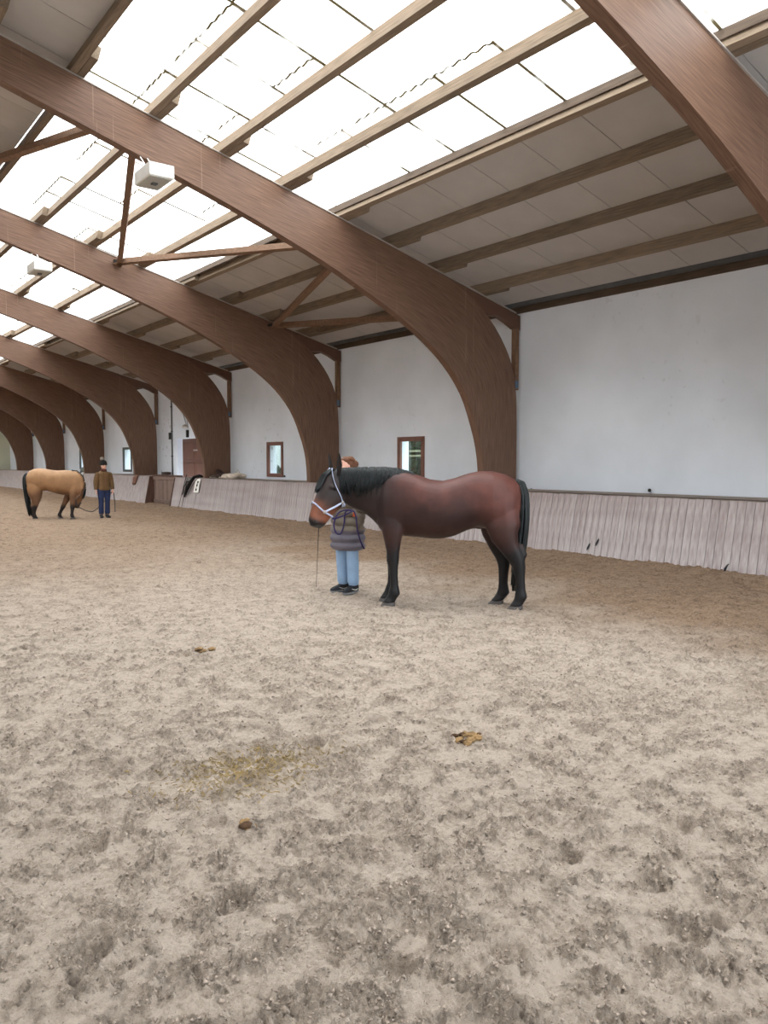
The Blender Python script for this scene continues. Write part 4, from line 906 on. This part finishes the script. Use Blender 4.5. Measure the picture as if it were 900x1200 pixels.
for s_ in (1, -1):
    sh_, W_ = shoe(wom, V, k, s_, 0, M['shoe'], M['sole'], .15, .095)
    for sd in (1, -1): MB().tube([W_(-.03, sd * .049, .058), W_(.01, sd * .051, .046), W_(.05, sd * .053, .052), W_(.10, sd * .052, .070)], [.003, .007, .005, .0015], 6).obj('white_side_mark', M['white'], sh_)
hb = MB()   # hair: swept back over the skull into a bun
hb.loft([(hp(-.03, 0, -.075), R @ Vector((.05, 0, 0)), R @ Vector((0, .055, 0))), (hp(-.035, 0, -.02), R @ Vector((.075, 0, 0)), R @ Vector((0, .078, 0))), (hp(-.03, 0, .04), R @ Vector((.09, 0, 0)), R @ Vector((0, .084, 0))), (hp(-.012, 0, .09), R @ Vector((.092, 0, 0)), R @ Vector((0, .078, 0))), (hp(-.012, 0, .125), R @ Vector((.06, 0, 0)), R @ Vector((0, .055, 0)))], 18)
hb.ball(hp(-.115, 0, .03), (.04, .045, .045))
for i in range(60):
    s_ = random.uniform(-1, 1); a_ = s_ * 1.5; r0 = .088
    pts = [hp(.075 * math.cos(a_), .078 * math.sin(a_), .075 - .02 * abs(s_)), hp(.03 * math.cos(a_) - .01, .092 * math.sin(a_), .10 + .02 * (1 - abs(s_))), hp(-.06, .085 * math.sin(a_), .07 + .05 * (1 - abs(s_))), hp(-.11, .03 * math.sin(a_), .04)]
    hb.tube([Vector(p) for p in pts], [.006, .011, .011, .008], 5)
link('hair', hb.remesh(.007, 1, .4), M['hair'], wom)

# -- person with bobble hat beside the buckskin
PL = on_floor(122.5, 607); fd = (Vector((-PL.x, -PL.y, 0)).normalized() * .93 + Vector((RT.x, RT.y, 0)) * .33).normalized(); PY = math.atan2(fd.y, fd.x)
armsP = {1: ((0, .175, 1.37), (-.02, .235, 1.12), (.07, .245, .875), (.25, -.05, -1), (.3, -1, 0)), -1: ((0, -.175, 1.37), (-.02, -.235, 1.12), (.03, -.25, .87), (.1, .03, -1), (.3, 1, 0))}
man, V, hp, k, R = person('person in tan brown jacket, dark jeans and black bobble hat holding a lead rope', PL, PY, 1.53, armsP, .1, None)
b = MB(); garment_torso(b, V, [(.855, 0, .14, .178), (.89, 0, .15, .188), (.97, 0, .142, .172), (1.1, 0, .138, .165), (1.28, 0, .142, .185), (1.37, 0, .125, .185), (1.43, 0, .085, .11), (1.47, 0, .07, .075)])
for s_ in (-1, 1):
    sh, el, wr_ = (Vector(p) for p in armsP[s_][:3]); wr2 = el.lerp(wr_, .96); sv = MB().tube([V(*sh) + Vector((0, -s_ * .05, .0)), V(*sh) + Vector((0, 0, -.015)), V(*sh.lerp(el, .5)), V(*el), V(*el.lerp(wr_, .5)), V(*wr2)], [.05 * k, .08 * k, .08 * k, .073 * k, .068 * k, .056 * k], 16); link('sleeve', sv.remesh(.010, 3, .5), M['tan'], man)
jk2 = link('jacket', b.remesh(.011, 3, .5), M['tan'], man)
MB().tube([V(.154, 0, .93), V(.15, 0, 1.1), V(.148, 0, 1.28), V(.125, 0, 1.4)], .007, 6).obj('zip', M['leather'], man)
MB().loft([(V(.005, 0, 1.43), V(.095, 0, 0), V(0, .095, 0)), (V(.015, 0, 1.47), V(.092, 0, 0), V(0, .09, 0)), (V(.02, 0, 1.51), V(.08, 0, 0), V(0, .078, 0))], 18).obj('scarf', M['scarf'], man, True)
trousers(man, V, k, M['jeans_d'], .13, .10, .076, .072)
for s_ in (1, -1): shoe(man, V, k, s_, 0, M['shoe'], M['shoe'], .12, .22)
hb = MB(); hb.loft([(hp(-.012, 0, .035), R @ Vector((.098, 0, 0)), R @ Vector((0, .09, 0))), (hp(-.012, 0, .05), R @ Vector((.108, 0, 0)), R @ Vector((0, .10, 0))), (hp(-.012, 0, .08), R @ Vector((.108, 0, 0)), R @ Vector((0, .098, 0))), (hp(-.015, 0, .13), R @ Vector((.10, 0, 0)), R @ Vector((0, .09, 0))), (hp(-.022, 0, .175), R @ Vector((.075, 0, 0)), R @ Vector((0, .07, 0))), (hp(-.03, 0, .20), R @ Vector((.03, 0, 0)), R @ Vector((0, .03, 0)))], 20)
hat = link('bobble_hat', hb.remesh(.008, 2, .4), M['knit'], man)
pb = MB(); pc = hp(-.045, -.03, .235)
pb.ball(pc, .04)
for i in range(140):
    d = Vector(rng.normal(size=3)).normalized(); pb.tube([pc + d * .03, pc + d * .058], [.005, .0015], 4)
pb.obj('pompom', M['pom'], hat)
manM = Matrix.Translation(PL) @ Matrix.Rotation(PY, 4, 'Z'); womM = Matrix.Translation(WL) @ Matrix.Rotation(WY, 4, 'Z')

# ------------------------------------------------------------------ ropes, whips
def spline(pts, n=40):
    P_ = [Vector(p) for p in pts]; out_ = []
    for i in range(len(P_) - 1):
        p0, p1, p2, p3 = P_[max(i - 1, 0)], P_[i], P_[i + 1], P_[min(i + 2, len(P_) - 1)]
        m = max(2, n // (len(P_) - 1))
        for s_ in range(m):
            t = s_ / m; out_.append(.5 * ((2 * p1) + (p2 - p0) * t + (2 * p0 - 5 * p1 + 4 * p2 - p3) * t * t + (3 * p1 - p0 - 3 * p2 + p3) * t ** 3))
    return out_ + [P_[-1]]
kw = 1.62 / 1.70
cA = bayM @ chinA
handW = womM @ (Vector((.23 + .07, -.20 + .0, 1.07)) * kw); handW2 = womM @ (Vector((.19, .17, .92)) * kw)
def near_px(px, py, dep):  # a point at a given distance from the lens plane
    d = ray(px, py); return Vector((0, 0, EYE)) + d * (dep / FOC)
dW = (handW - Vector((0, 0, EYE))).dot(FW)
rp = [cA, near_px(391, 608, dW - .75), near_px(402, 604.5, dW - .55), near_px(413, 598.5, dW - .3), near_px(405, 600, dW - .25), near_px(403, 615, dW - .27), near_px(399, 625.5, dW - .28), near_px(393, 623, dW - .28), near_px(391.5, 612, dW - .26), near_px(398, 600, dW - .2), near_px(412, 598, dW - .24), near_px(417, 605, dW - .28), near_px(419, 622, dW - .28), near_px(424, 638, dW - .26), near_px(427, 643, dW - .22)]
lr = MB().tube(spline(rp, 140), .009, 8).obj('lead_rope', M['rope'], None, True); tag(lr, 'navy purple lead rope looped from the bay horse halter', 'rope')
tipw = on_floor(370.5, 688, .01)
wh = empty('dressage_whip', tipw); tag(wh, 'thin dark training whip pointing at the sand below the bay horse muzzle', 'whip')
MB().tube([Vector((0, 0, 0)), (handW - tipw) * .5 + Vector((.0, 0, -.01)), (handW - tipw) * .82], [.003, .0045, .006], 6).obj('shaft', M['whip'], wh)
MB().tube([(handW - tipw) * .82, (handW - tipw) * 1.04], .011, 8).obj('grip', M['black'], wh)
kp = 1.53 / 1.70; cB = buckM @ chinB; hP = manM @ (Vector((.09, .235, .80)) * kp)
mid = (cB + hP) / 2; mid.z = min(cB.z, hP.z) - .16
lr2 = MB().tube(spline([cB, cB.lerp(mid, .55) + Vector((0, 0, -.06)), mid, mid.lerp(hP, .6) + Vector((0, 0, -.02)), hP, hP + Vector((.03, -.05, -.2)), hP + Vector((.04, -.06, -.55))], 80), .011, 8).obj('lead_rope', M['rope2'], None, True)
tag(lr2, 'dark grey lead rope between the buckskin horse and the person in the hat', 'rope')

# ------------------------------------------------------------------ plank gate in the kickboard
g = empty('kickboard_gate', (10.68, (GY0 + GY1) / 2, 0)); tag(g, 'brown plank gate set back in the whitewashed kickboard', 'gate')
gh = (GY1 - GY0) / 2 - .01; n_ = 12; bw = 2 * gh / n_
for i in range(n_): bevel(MB().box(0, .035, -gh + i * bw + .004, -gh + (i + 1) * bw - .004, .03, 1.04).obj('board', M['gate'], g), .004)
for z in (.12, .92): bevel(MB().box(-.03, 0, -gh, gh, z, z + .1).obj('rail', M['gate'], g), .006)
MB().box(-.05, .14, -gh, gh, 1.04, 1.09).obj('top_board', M['cheek'], g)
MB().prism([(10.31 - 10.68, -.05), (10.53 - 10.68, 1.03), (0.1, 1.03), (0.1, -.05)], gh - .03, gh + .008).obj('cheek', M['cheek'], g)
MB().prism([(10.31 - 10.68, -.05), (10.53 - 10.68, 1.03), (0.1, 1.03), (0.1, -.05)], -gh - .008, -gh + .03).obj('cheek', M['cheek'], g)
# clutter on top of the gate
for (px, wd, hh, lab, mt_) in ((196, .5, .10, 'folded dark brown rug lying on top of the plank gate', 'darkleather'),):
    p = on_X(px, 555, 10.8); b = MB()
    for j in range(3): b.loft([(Vector((0, -wd / 2, .02 + j * .03)), Vector((.09, 0, 0)), Vector((0, 0, .017))), (Vector((.01, 0, .024 + j * .03)), Vector((.10, 0, 0)), Vector((0, 0, .02))), (Vector((0, wd / 2, .018 + j * .03)), Vector((.085, 0, 0)), Vector((0, 0, .016)))], 14, 3)
    tag(b.obj('folded_rug', M[mt_], None, True, (10.76, p.y, 1.092)), lab, 'rug')

# ------------------------------------------------------------------ things along the ledge
def kick_x(z): return KXB + (KXT - KXB) * z / KZ
# bridle hanging over the kickboard
y0 = on_X(228, 556, KXT).y; br = empty('bridle', (KXT, y0, KZ)); tag(br, 'black leather bridle slung over the kickboard beside the white card', 'bridle')
def hang(pts, r, nm, mt_='black', fl=.4): MB().tube([Vector((kick_x(KZ + z) - KXT + o - .02, yy, z)) for o, yy, z in pts], r, 8, fl, ref=(0, 1, 0)).obj(nm, M[mt_], br, True)
hang([(.14, -.3, .05), (.10, -.22, .08), (.0, -.05, .035), (-.02, .12, -.12), (-.02, .3, -.35), (-.02, .38, -.5), (-.02, .42, -.62)], [.05, .07, .07, .06, .05, .04, .03], 'headpiece')
hang([(.2, -.3, .05), (.03, -.1, .05), (-.03, .1, -.02), (-.03, .3, -.2), (-.02, .42, -.3), (-.02, .4, -.42), (-.02, .33, -.55)], .035, 'cheek_piece')
hang([(.1, -.32, .03), (.02, -.3, .02), (-.02, -.22, -.06), (-.02, -.05, -.2), (-.02, .1, -.4), (-.02, .2, -.52)], .03, 'noseband')
hang([(.05, .0, .03), (-.02, .1, -.05), (-.02, .45, -.15), (-.02, .62, -.3), (-.02, .58, -.48), (-.02, .66, -.55)], .016, 'rein', 'black', 1)
hang([(.04, .2, .02), (-.02, .35, -.04), (-.02, .52, -.1), (-.02, .55, -.22), (-.02, .45, -.28)], .022, 'browband', 'gcloth')
for nm, a, b_ in (('lunge_whip', (209, 601), (219, 556)), ('riding_crop', (212.5, 600), (220, 560))):
    pa = on_X(*a, KXB - .04); pb_ = on_X(*b_, KXT - .02); pa.z = .02; pa.x = KXB - .045; pb_.x = KXT - .03
    e_ = empty(nm, pa); tag(e_, {'lunge_whip': 'long thin whip leaning on the kickboard left of the bridle', 'riding_crop': 'second thin stick leaning on the kickboard nearest the hanging bridle'}[nm], 'whip')
    MB().tube([(0, 0, 0), (pb_ - pa) * .6], [.006, .010], 6).obj('shaft', M['whip'], e_); MB().tube([(pb_ - pa) * .6, pb_ - pa], [.012, .014], 8).obj('grip', M['black'], e_)
# white card with black marks
pt, pb_ = on_X(234, 559.5, KXT), on_X(230, 577, KXB); yc = (on_X(234, 560, KXT).y + on_X(230, 576.5, 10.42).y) / 2
zt, zb = 1.0, .58; cdm = empty('notice_card', (kick_x(.8) - .03, yc, .80)); tag(cdm, 'white card with three black marks leaning on the kickboard', 'card')
sl_ = (KXT - KXB) / KZ
def card_box(y0, y1, z0, z1, o): return MB().add([(z0 * sl_ - o, y0, z0), (z0 * sl_ - o, y1, z0), (z1 * sl_ - o, y1, z1), (z1 * sl_ - o, y0, z1), (z0 * sl_ + .004, y0, z0), (z0 * sl_ + .004, y1, z0), (z1 * sl_ + .004, y1, z1), (z1 * sl_ + .004, y0, z1)], [(0, 3, 2, 1), (4, 5, 6, 7), (0, 1, 5, 4), (1, 2, 6, 5), (2, 3, 7, 6), (3, 0, 4, 7)])
card_box(-.18, .18, -.21, .21, .006).obj('sheet', M['card'], cdm)
for y_, z_, a_, b2 in ((-.03, .115, .05, .03), (.0, .07, .02, .03), (.0, .01, .05, .035), (.02, -.06, .012, .05), (.01, -.125, .05, .035)):
    card_box(y_ - a_, y_ + a_, z_ - b2, z_ + b2, .0085).obj('printed_mark', M['black'], cdm)
# brown leather flap hanging left of the gate
yl = on_X(160, 560, KXT).y; b = MB(); rg = []
for f in np.linspace(0, 1, 9):
    z = KZ + .02 - f * .34 if f > .2 else KZ + .03; x = kick_x(min(z, KZ)) - .03 - .01 * math.sin(f * 6) if f > .2 else KXT + .12 * (1 - f / .2) - .02
    rg.append((Vector((x - KXT, -.05 + .10 * f, z - KZ)), Vector((0, .19 + .02 * math.sin(f * 5), 0)), Vector((.016, 0, .006))))
b.loft(rg, 16, 3.5); tag(b.obj('saddle_flap', M['leather'], None, True, (KXT, yl, KZ + .012)), 'brown leather flap hanging over the kickboard left of the gate', 'saddle flap')
# dark saddle on a pale pad at the foot of the third arch
ys_ = on_X(249, 556, 10.62).y; e_ = empty('saddle', (10.56, ys_, KZ + .005)); e_.location.x = 10.55; tag(e_, 'dark brown saddle lying on the ledge at the foot of an arch', 'saddle')
e_.location.y = ARCH_Y[4] - .45; e_.location.x = 10.95
b = MB(); b.loft([(Vector((0, -.36, .10)), Vector((.12, 0, 0)), Vector((0, 0, .05))), (Vector((0, -.2, .10)), Vector((.2, 0, 0)), Vector((0, 0, .055))), (Vector((0, 0, .10)), Vector((.19, 0, 0)), Vector((0, 0, .05))), (Vector((0, .2, .15)), Vector((.14, 0, 0)), Vector((0, 0, .06))), (Vector((0, .3, .24)), Vector((.09, 0, 0)), Vector((0, 0, .05)))], 18)
link('seat', b.remesh(.012, 3), M['darkleather'], e_); 
b = MB(); b.loft([(Vector((0, y_, .03)), Vector((.28, 0, 0)), Vector((0, 0, .028))) for y_ in (-.38, -.2, 0, .25, .36)], 18, 3); b.obj('pad', M['cloth'], e_, True)
MB().tube([Vector((-.28, -.3, .05)), Vector((-.3, -.1, .09)), Vector((-.3, .15, .06))], .03, 8).obj('flap', M['darkleather'], e_, True)
# pale crumpled cloth bag
b = MB(); e2 = Vector((10.85, ARCH_Y[4] - 1.35, KZ + .004)); rr_ = random.Random(4)
for i in range(16): b.ball((rr_.uniform(-.22, .22), rr_.uniform(-.38, .38), rr_.uniform(.05, .12)), (rr_.uniform(.08, .15), rr_.uniform(.1, .18), rr_.uniform(.05, .11)))
b.tube([(0, -.42, .05), (0, -.5, .16), (0, -.38, .27), (0, -.2, .2)], .016, 6)
cb = link('cloth_bag', b.remesh(.016, 2), M['cloth'], None, e2); tag(cb, 'crumpled pale beige cloth bag on the ledge near an arch', 'bag')
# white towel and grey cloth far left
yt = on_X(97, 556, KXT).y; b = MB(); b.loft([(Vector((.035, 0, .02)), Vector((0, .15, 0)), Vector((.0, 0, .012))), (Vector((0, 0, .025)), Vector((0, .16, 0)), Vector((.012, 0, .012))), (Vector((-.045, .0, -.05)), Vector((0, .16, 0)), Vector((.012, 0, 0))), (Vector((-.09, .0, -.25)), Vector((0, .15, 0)), Vector((.014, 0, 0))), (Vector((-.13, .02, -.42)), Vector((0, .13, 0)), Vector((.012, 0, 0)))], 14, 3)
tag(b.obj('towel', M['wcloth'], None, True, (KXT, yt, KZ + .01)), 'white towel draped over the kickboard behind the buckskin horse', 'towel')
b = MB(); b.loft([(Vector((0, -.5, .04)), Vector((.12, 0, 0)), Vector((0, 0, .04))), (Vector((0, 0, .12)), Vector((.16, 0, 0)), Vector((0, 0, .12))), (Vector((0, .35, .14)), Vector((.15, 0, 0)), Vector((0, 0, .13))), (Vector((0, .6, .04)), Vector((.1, 0, 0)), Vector((0, 0, .04)))], 14)
tag(b.obj('folded_blanket', M['gcloth'], None, True, (10.85, yt + .6, KZ + .004)), 'grey green blanket heaped on the ledge above the white towel', 'blanket')

# ------------------------------------------------------------------ fittings on the long wall
def conduit(y, z0, z1): return MB().tube([(WX - .02, y, z0), (WX - .02, y, z1)], .028, 10)
yc_ = on_X(202, 500, WX).y; cdt = empty('conduit', (WX - .02, yc_, KZ)); tag(cdt, 'grey vertical conduit with a dark switch box left of the door', 'conduit')
MB().tube([(0, 0, .0), (0, 0, 3.35)], .03, 10).obj('pipe', M['pipe'], cdt, True)
for z in (.7, 1.6, 2.5): MB().box(-.035, .018, -.05, .05, z, z + .03).obj('clip', M['darkmetal'], cdt)
bevel(MB().box(-.06, .018, .08, .19, 1.33, 1.58).obj('switch_box', M['darkmetal'], cdt), .008)
pz = on_X(220, 500, WX); lm = empty('wall_lamp', (WX, pz.y, pz.z)); tag(lm, 'small round wall lamp above the brown door', 'lamp')
MB().ball((-.10, 0, 0), (.1, .13, .08)).obj('lamp_head', M['metal_pale'], lm, True); MB().tube([(-.02, -.03, .05), (-.02, -.03, 1.1)], .016, 8).obj('supply_pipe', M['metal_pale'], lm); bevel(MB().box(-.08, .0, -.1, 0, -.38, -.12).obj('sensor', M['darkmetal'], lm), .01)
MB().tube([(-.01, .08, .03), (-.01, .8, 1.15), (-.01, 1.0, 1.3)], .008, 6).obj('cable', M['pipe'], lm)
for i, (px, py, lab) in enumerate(((762.5, 574.5, 'black hook on the white wall above the right end of the kickboard'), (624, 574, 'small dark hook on the white wall just behind the bay horse tail'), (334.5, 558, 'small dark hook on the wall beside a brown framed window'))):
    p = on_X(px, py, WX); e_ = empty('wall_hook', p); tag(e_, lab, 'hook'); MB().ball((-.035, 0, 0), (.022, .03, .03)).obj('head', M['darkmetal'], e_, True); MB().tube([(0, 0, 0), (-.03, 0, 0)], .012, 8).obj('stem', M['darkmetal'], e_)

# hanging lamps under the arches
for (Xc, yy, zc, lab) in ((4.13, ARCH_Y[2] - .36, 5.365, 'white box lamp hanging from the nearest full arch beside the steep brace'), (4.20, ARCH_Y[3] - .36, 5.33, 'white box lamp hanging from the second arch at the left edge')):
    e_ = empty('hanging_lamp', (Xc, yy, zc)); e_.rotation_euler = (0, 0, .0); tag(e_, lab, 'lamp', 'hall lamps')
    bevel(MB().box(-.17, .17, -.28, .28, -.085, .085).obj('housing', M['white'], e_), .012)
    MB().box(-.15, .15, -.26, .26, -.095, -.08).obj('diffuser', M['grille'], e_); bevel(MB().box(-.04, .04, -.04, .04, -.115, -.09).obj('sensor', M['pipe'], e_), .01)
    for s_ in (-1, 1): MB().tube([(s_ * .05, .1, .08), (s_ * .05, .2, .2), (s_ * .05, .355, .34)], .010, 6).obj('hanger', M['white'], e_)

# ------------------------------------------------------------------ on the sand
def clump(px, py, n, spread, lab, seed):
    c = on_floor(px, py); gz = ground(c.x, c.y); e_ = empty('manure_pile', (c.x, c.y, gz)); tag(e_, lab, 'manure'); rr_ = random.Random(seed)
    for i in range(n):
        b = MB(); x, y = rr_.gauss(0, spread), rr_.gauss(0, spread); r = rr_.uniform(.010, .026); b.ball((x, y, max(-.012, ground(c.x + x, c.y + y) - gz) + r * .3), (r * 1.5, r, r * .55), 9, 6)
        me_ = b.mesh(True)
        for v in me_.vertices: v.co += Vector((rr_.uniform(-1, 1), rr_.uniform(-1, 1), rr_.uniform(-1, 1))) * .004
        link('dropping', me_, M['manure'] if rr_.random() < .6 else M['manuredark'], e_)
clump(550, 865, 30, .04, 'small brown pile of horse droppings lying on the pale sand in front', 3)
clump(290, 972, 4, .012, 'tiny yellowish lump of dung at the edge of a hoof print', 5)
clump(232, 762, 7, .04, 'scattered small dung bits on the open sand left of the dark bay horse', 6)
b = MB(); rr_ = random.Random(9)
for i in range(900):
    x, y = 1.87 + rr_.gauss(0, .24), 3.62 + rr_.gauss(0, .15); a = rr_.uniform(0, 3.14); l = rr_.uniform(.008, .03); z = 0
    b.v; p = Vector((x, y, 0)); d = Vector((math.cos(a), math.sin(a), rr_.uniform(-.2, .3))) * l; b.bar(p - d / 2, p + d / 2, .003, .0025)
xs = np.array([v[0] for v in b.v]); ys2 = np.array([v[1] for v in b.v]); hz = sand(xs, ys2)[0]
b.v = [(v[0], v[1], v[2] + h_ + .003) for v, h_ in zip(b.v, hz)]
st_ = b.obj('straw_bits', M['straw']); tag(st_, 'scattered short straw bits on the trampled sand', 'straw', kind='stuff')
p = on_X(850, 667, KXB - .02); gz = ground(p.x, p.y); b = MB(); b.tube([(0, 0, -.03), (-.005, -.01, .03), (.01, -.03, .075), (.012, -.055, .10)], [.018, .024, .016, .006], 8, .6)
tag(b.obj('rubber_scrap', M['scrap'], None, True, (KXB - .04, p.y, gz + .005)), 'curled dark scrap stuck in the sand at the kickboard foot', 'scrap')
for (px, py) in ((690.5, 640.5), (700, 635.5)):
    p = on_X(px, py, 10.36); MB().loft([(Vector((kick_x(p.z + d) - .004, p.y - d * .35, p.z + d)), Vector((.004, 0, 0)), Vector((0, w_, 0))) for d, w_ in ((-.06, .006), (-.02, .022), (.03, .018), (.06, .004))], 10).obj('knot_hole', M['scrap'], kb)

# ------------------------------------------------------------------ outside the windows
gr = tag(MB().box(WX + .3, 60, -20, 80, -.2, -.1).obj('ground_outside', M['grass']), 'grass outside the hall', kind='structure')
def bush(loc, rx, ry, rz, n, lab, seed):
    e_ = empty('evergreen_bush', loc); tag(e_, lab, 'bush'); rr_ = np.random.default_rng(seed); vs = []; fs = []
    MB().tube([(0, 0, 0), (0, 0, rz * .8)], .12, 8).obj('stem', M['brace'], e_)
    for i in range(n):
        d = rr_.normal(size=3); d /= np.linalg.norm(d); r = rr_.uniform(.7, 1) ; c = np.array([d[0] * rx * r, d[1] * ry * r, rz * .52 + d[2] * rz * .5 * r]); a, q_ = rr_.normal(size=3), rr_.normal(size=3); a *= .14 / np.linalg.norm(a); q_ *= .06 / np.linalg.norm(q_)
        k0 = len(vs); vs += [c - a, c + q_, c + a, c - q_]; fs.append((k0, k0 + 1, k0 + 2, k0 + 3))
    MB().ball((0, 0, rz * .52), (rx * .8, ry * .8, rz * .46)).obj('inner_foliage', M['leaf'], e_, True); link('foliage', mesh(vs, fs), M['leaf'], e_)
bush((15.0, 19.2, -.1), 1.2, 3.2, 4.8, 6000, 'tall dark evergreen bush seen through the window behind the bay horse', 1)
bush((13.6, 24.2, -.1), .8, .9, 1.45, 1500, 'low dark bush at the bottom of the window left of the horse head', 2)
fe = empty('rail_fence', (12.9, 16.0, -.1)); tag(fe, 'pale two rail fence outside the window behind the bay horse', 'fence')
for y in (-1.7, 1.7): MB().box(-.05, .05, y - .05, y + .05, 0, 2.0).obj('post', M['rail'], fe)
for z in (1.78, 1.90): MB().box(-.08, -.05, -2.3, 2.3, z, z + .05).obj('rail', M['rail'], fe)

# pale building beyond the far windows
sb = empty('shed', (16.5, 27.0, -.1)); tag(sb, 'pale grey shed seen through the window left of the horse head', 'shed')
shm_ = simple('pale_cladding', srgb(160, 164, 162), .8, .1, 2)
for i in range(44): MB().box(0, .04, i * .98, i * .98 + .965, 0, 3.4).obj('cladding_board', shm_, sb)
MB().box(.04, 5, 0, 43, 0, 3.35).obj('wall', shm_, sb); MB().prism([(-.3, 3.4), (5.3, 4.6), (5.3, 4.7), (-.3, 3.5)], -.3, 43.3).obj('roof', M['pipe'], sb)

# loose crumbs of footing on the churned sand
nc = 60000; rr_ = np.random.default_rng(5)
rad_ = 1.55 * np.exp(rr_.uniform(0, 1.75, nc)); an_ = theta + rr_.uniform(-.66, .66, nc); cx, cy = rad_ * np.sin(an_), rad_ * np.cos(an_)
hg, ch, _, _ = sand(cx, cy); keep = rr_.uniform(0, 1, nc) < np.clip((ch - .2) * 2.2, .12, 1); cx, cy, hg = cx[keep], cy[keep], hg[keep]; nc = len(cx)
sz_ = .0025 + .009 * rr_.uniform(0, 1, nc) ** 3
base_ = np.array([(1, 0, 0), (-.5, .87, 0), (-.5, -.87, 0), (.3, .1, .8), (-.3, -.2, -.6)])
tri = np.array([(0, 1, 3), (1, 2, 3), (2, 0, 3), (1, 0, 4), (2, 1, 4), (0, 2, 4)])
vv = base_[None] * sz_[:, None, None] * rr_.uniform(.6, 1.3, (nc, 5, 3)); ra = rr_.uniform(0, 6.28, nc); c_, s2_ = np.cos(ra)[:, None], np.sin(ra)[:, None]
vv = np.stack([vv[..., 0] * c_ - vv[..., 1] * s2_, vv[..., 0] * s2_ + vv[..., 1] * c_, vv[..., 2]], -1) + np.stack([cx, cy, hg + sz_ * .35], -1)[:, None]
me = mesh(vv.reshape(-1, 3), (tri[None] + 5 * np.arange(nc)[:, None, None]).reshape(-1, 3)); me.polygons.foreach_set('use_smooth', [True] * len(me.polygons))
tag(link('sand_crumbs', me, simple('crumb_sand', srgb(160, 145, 132), .95, .35, 40), fl), kind='stuff')
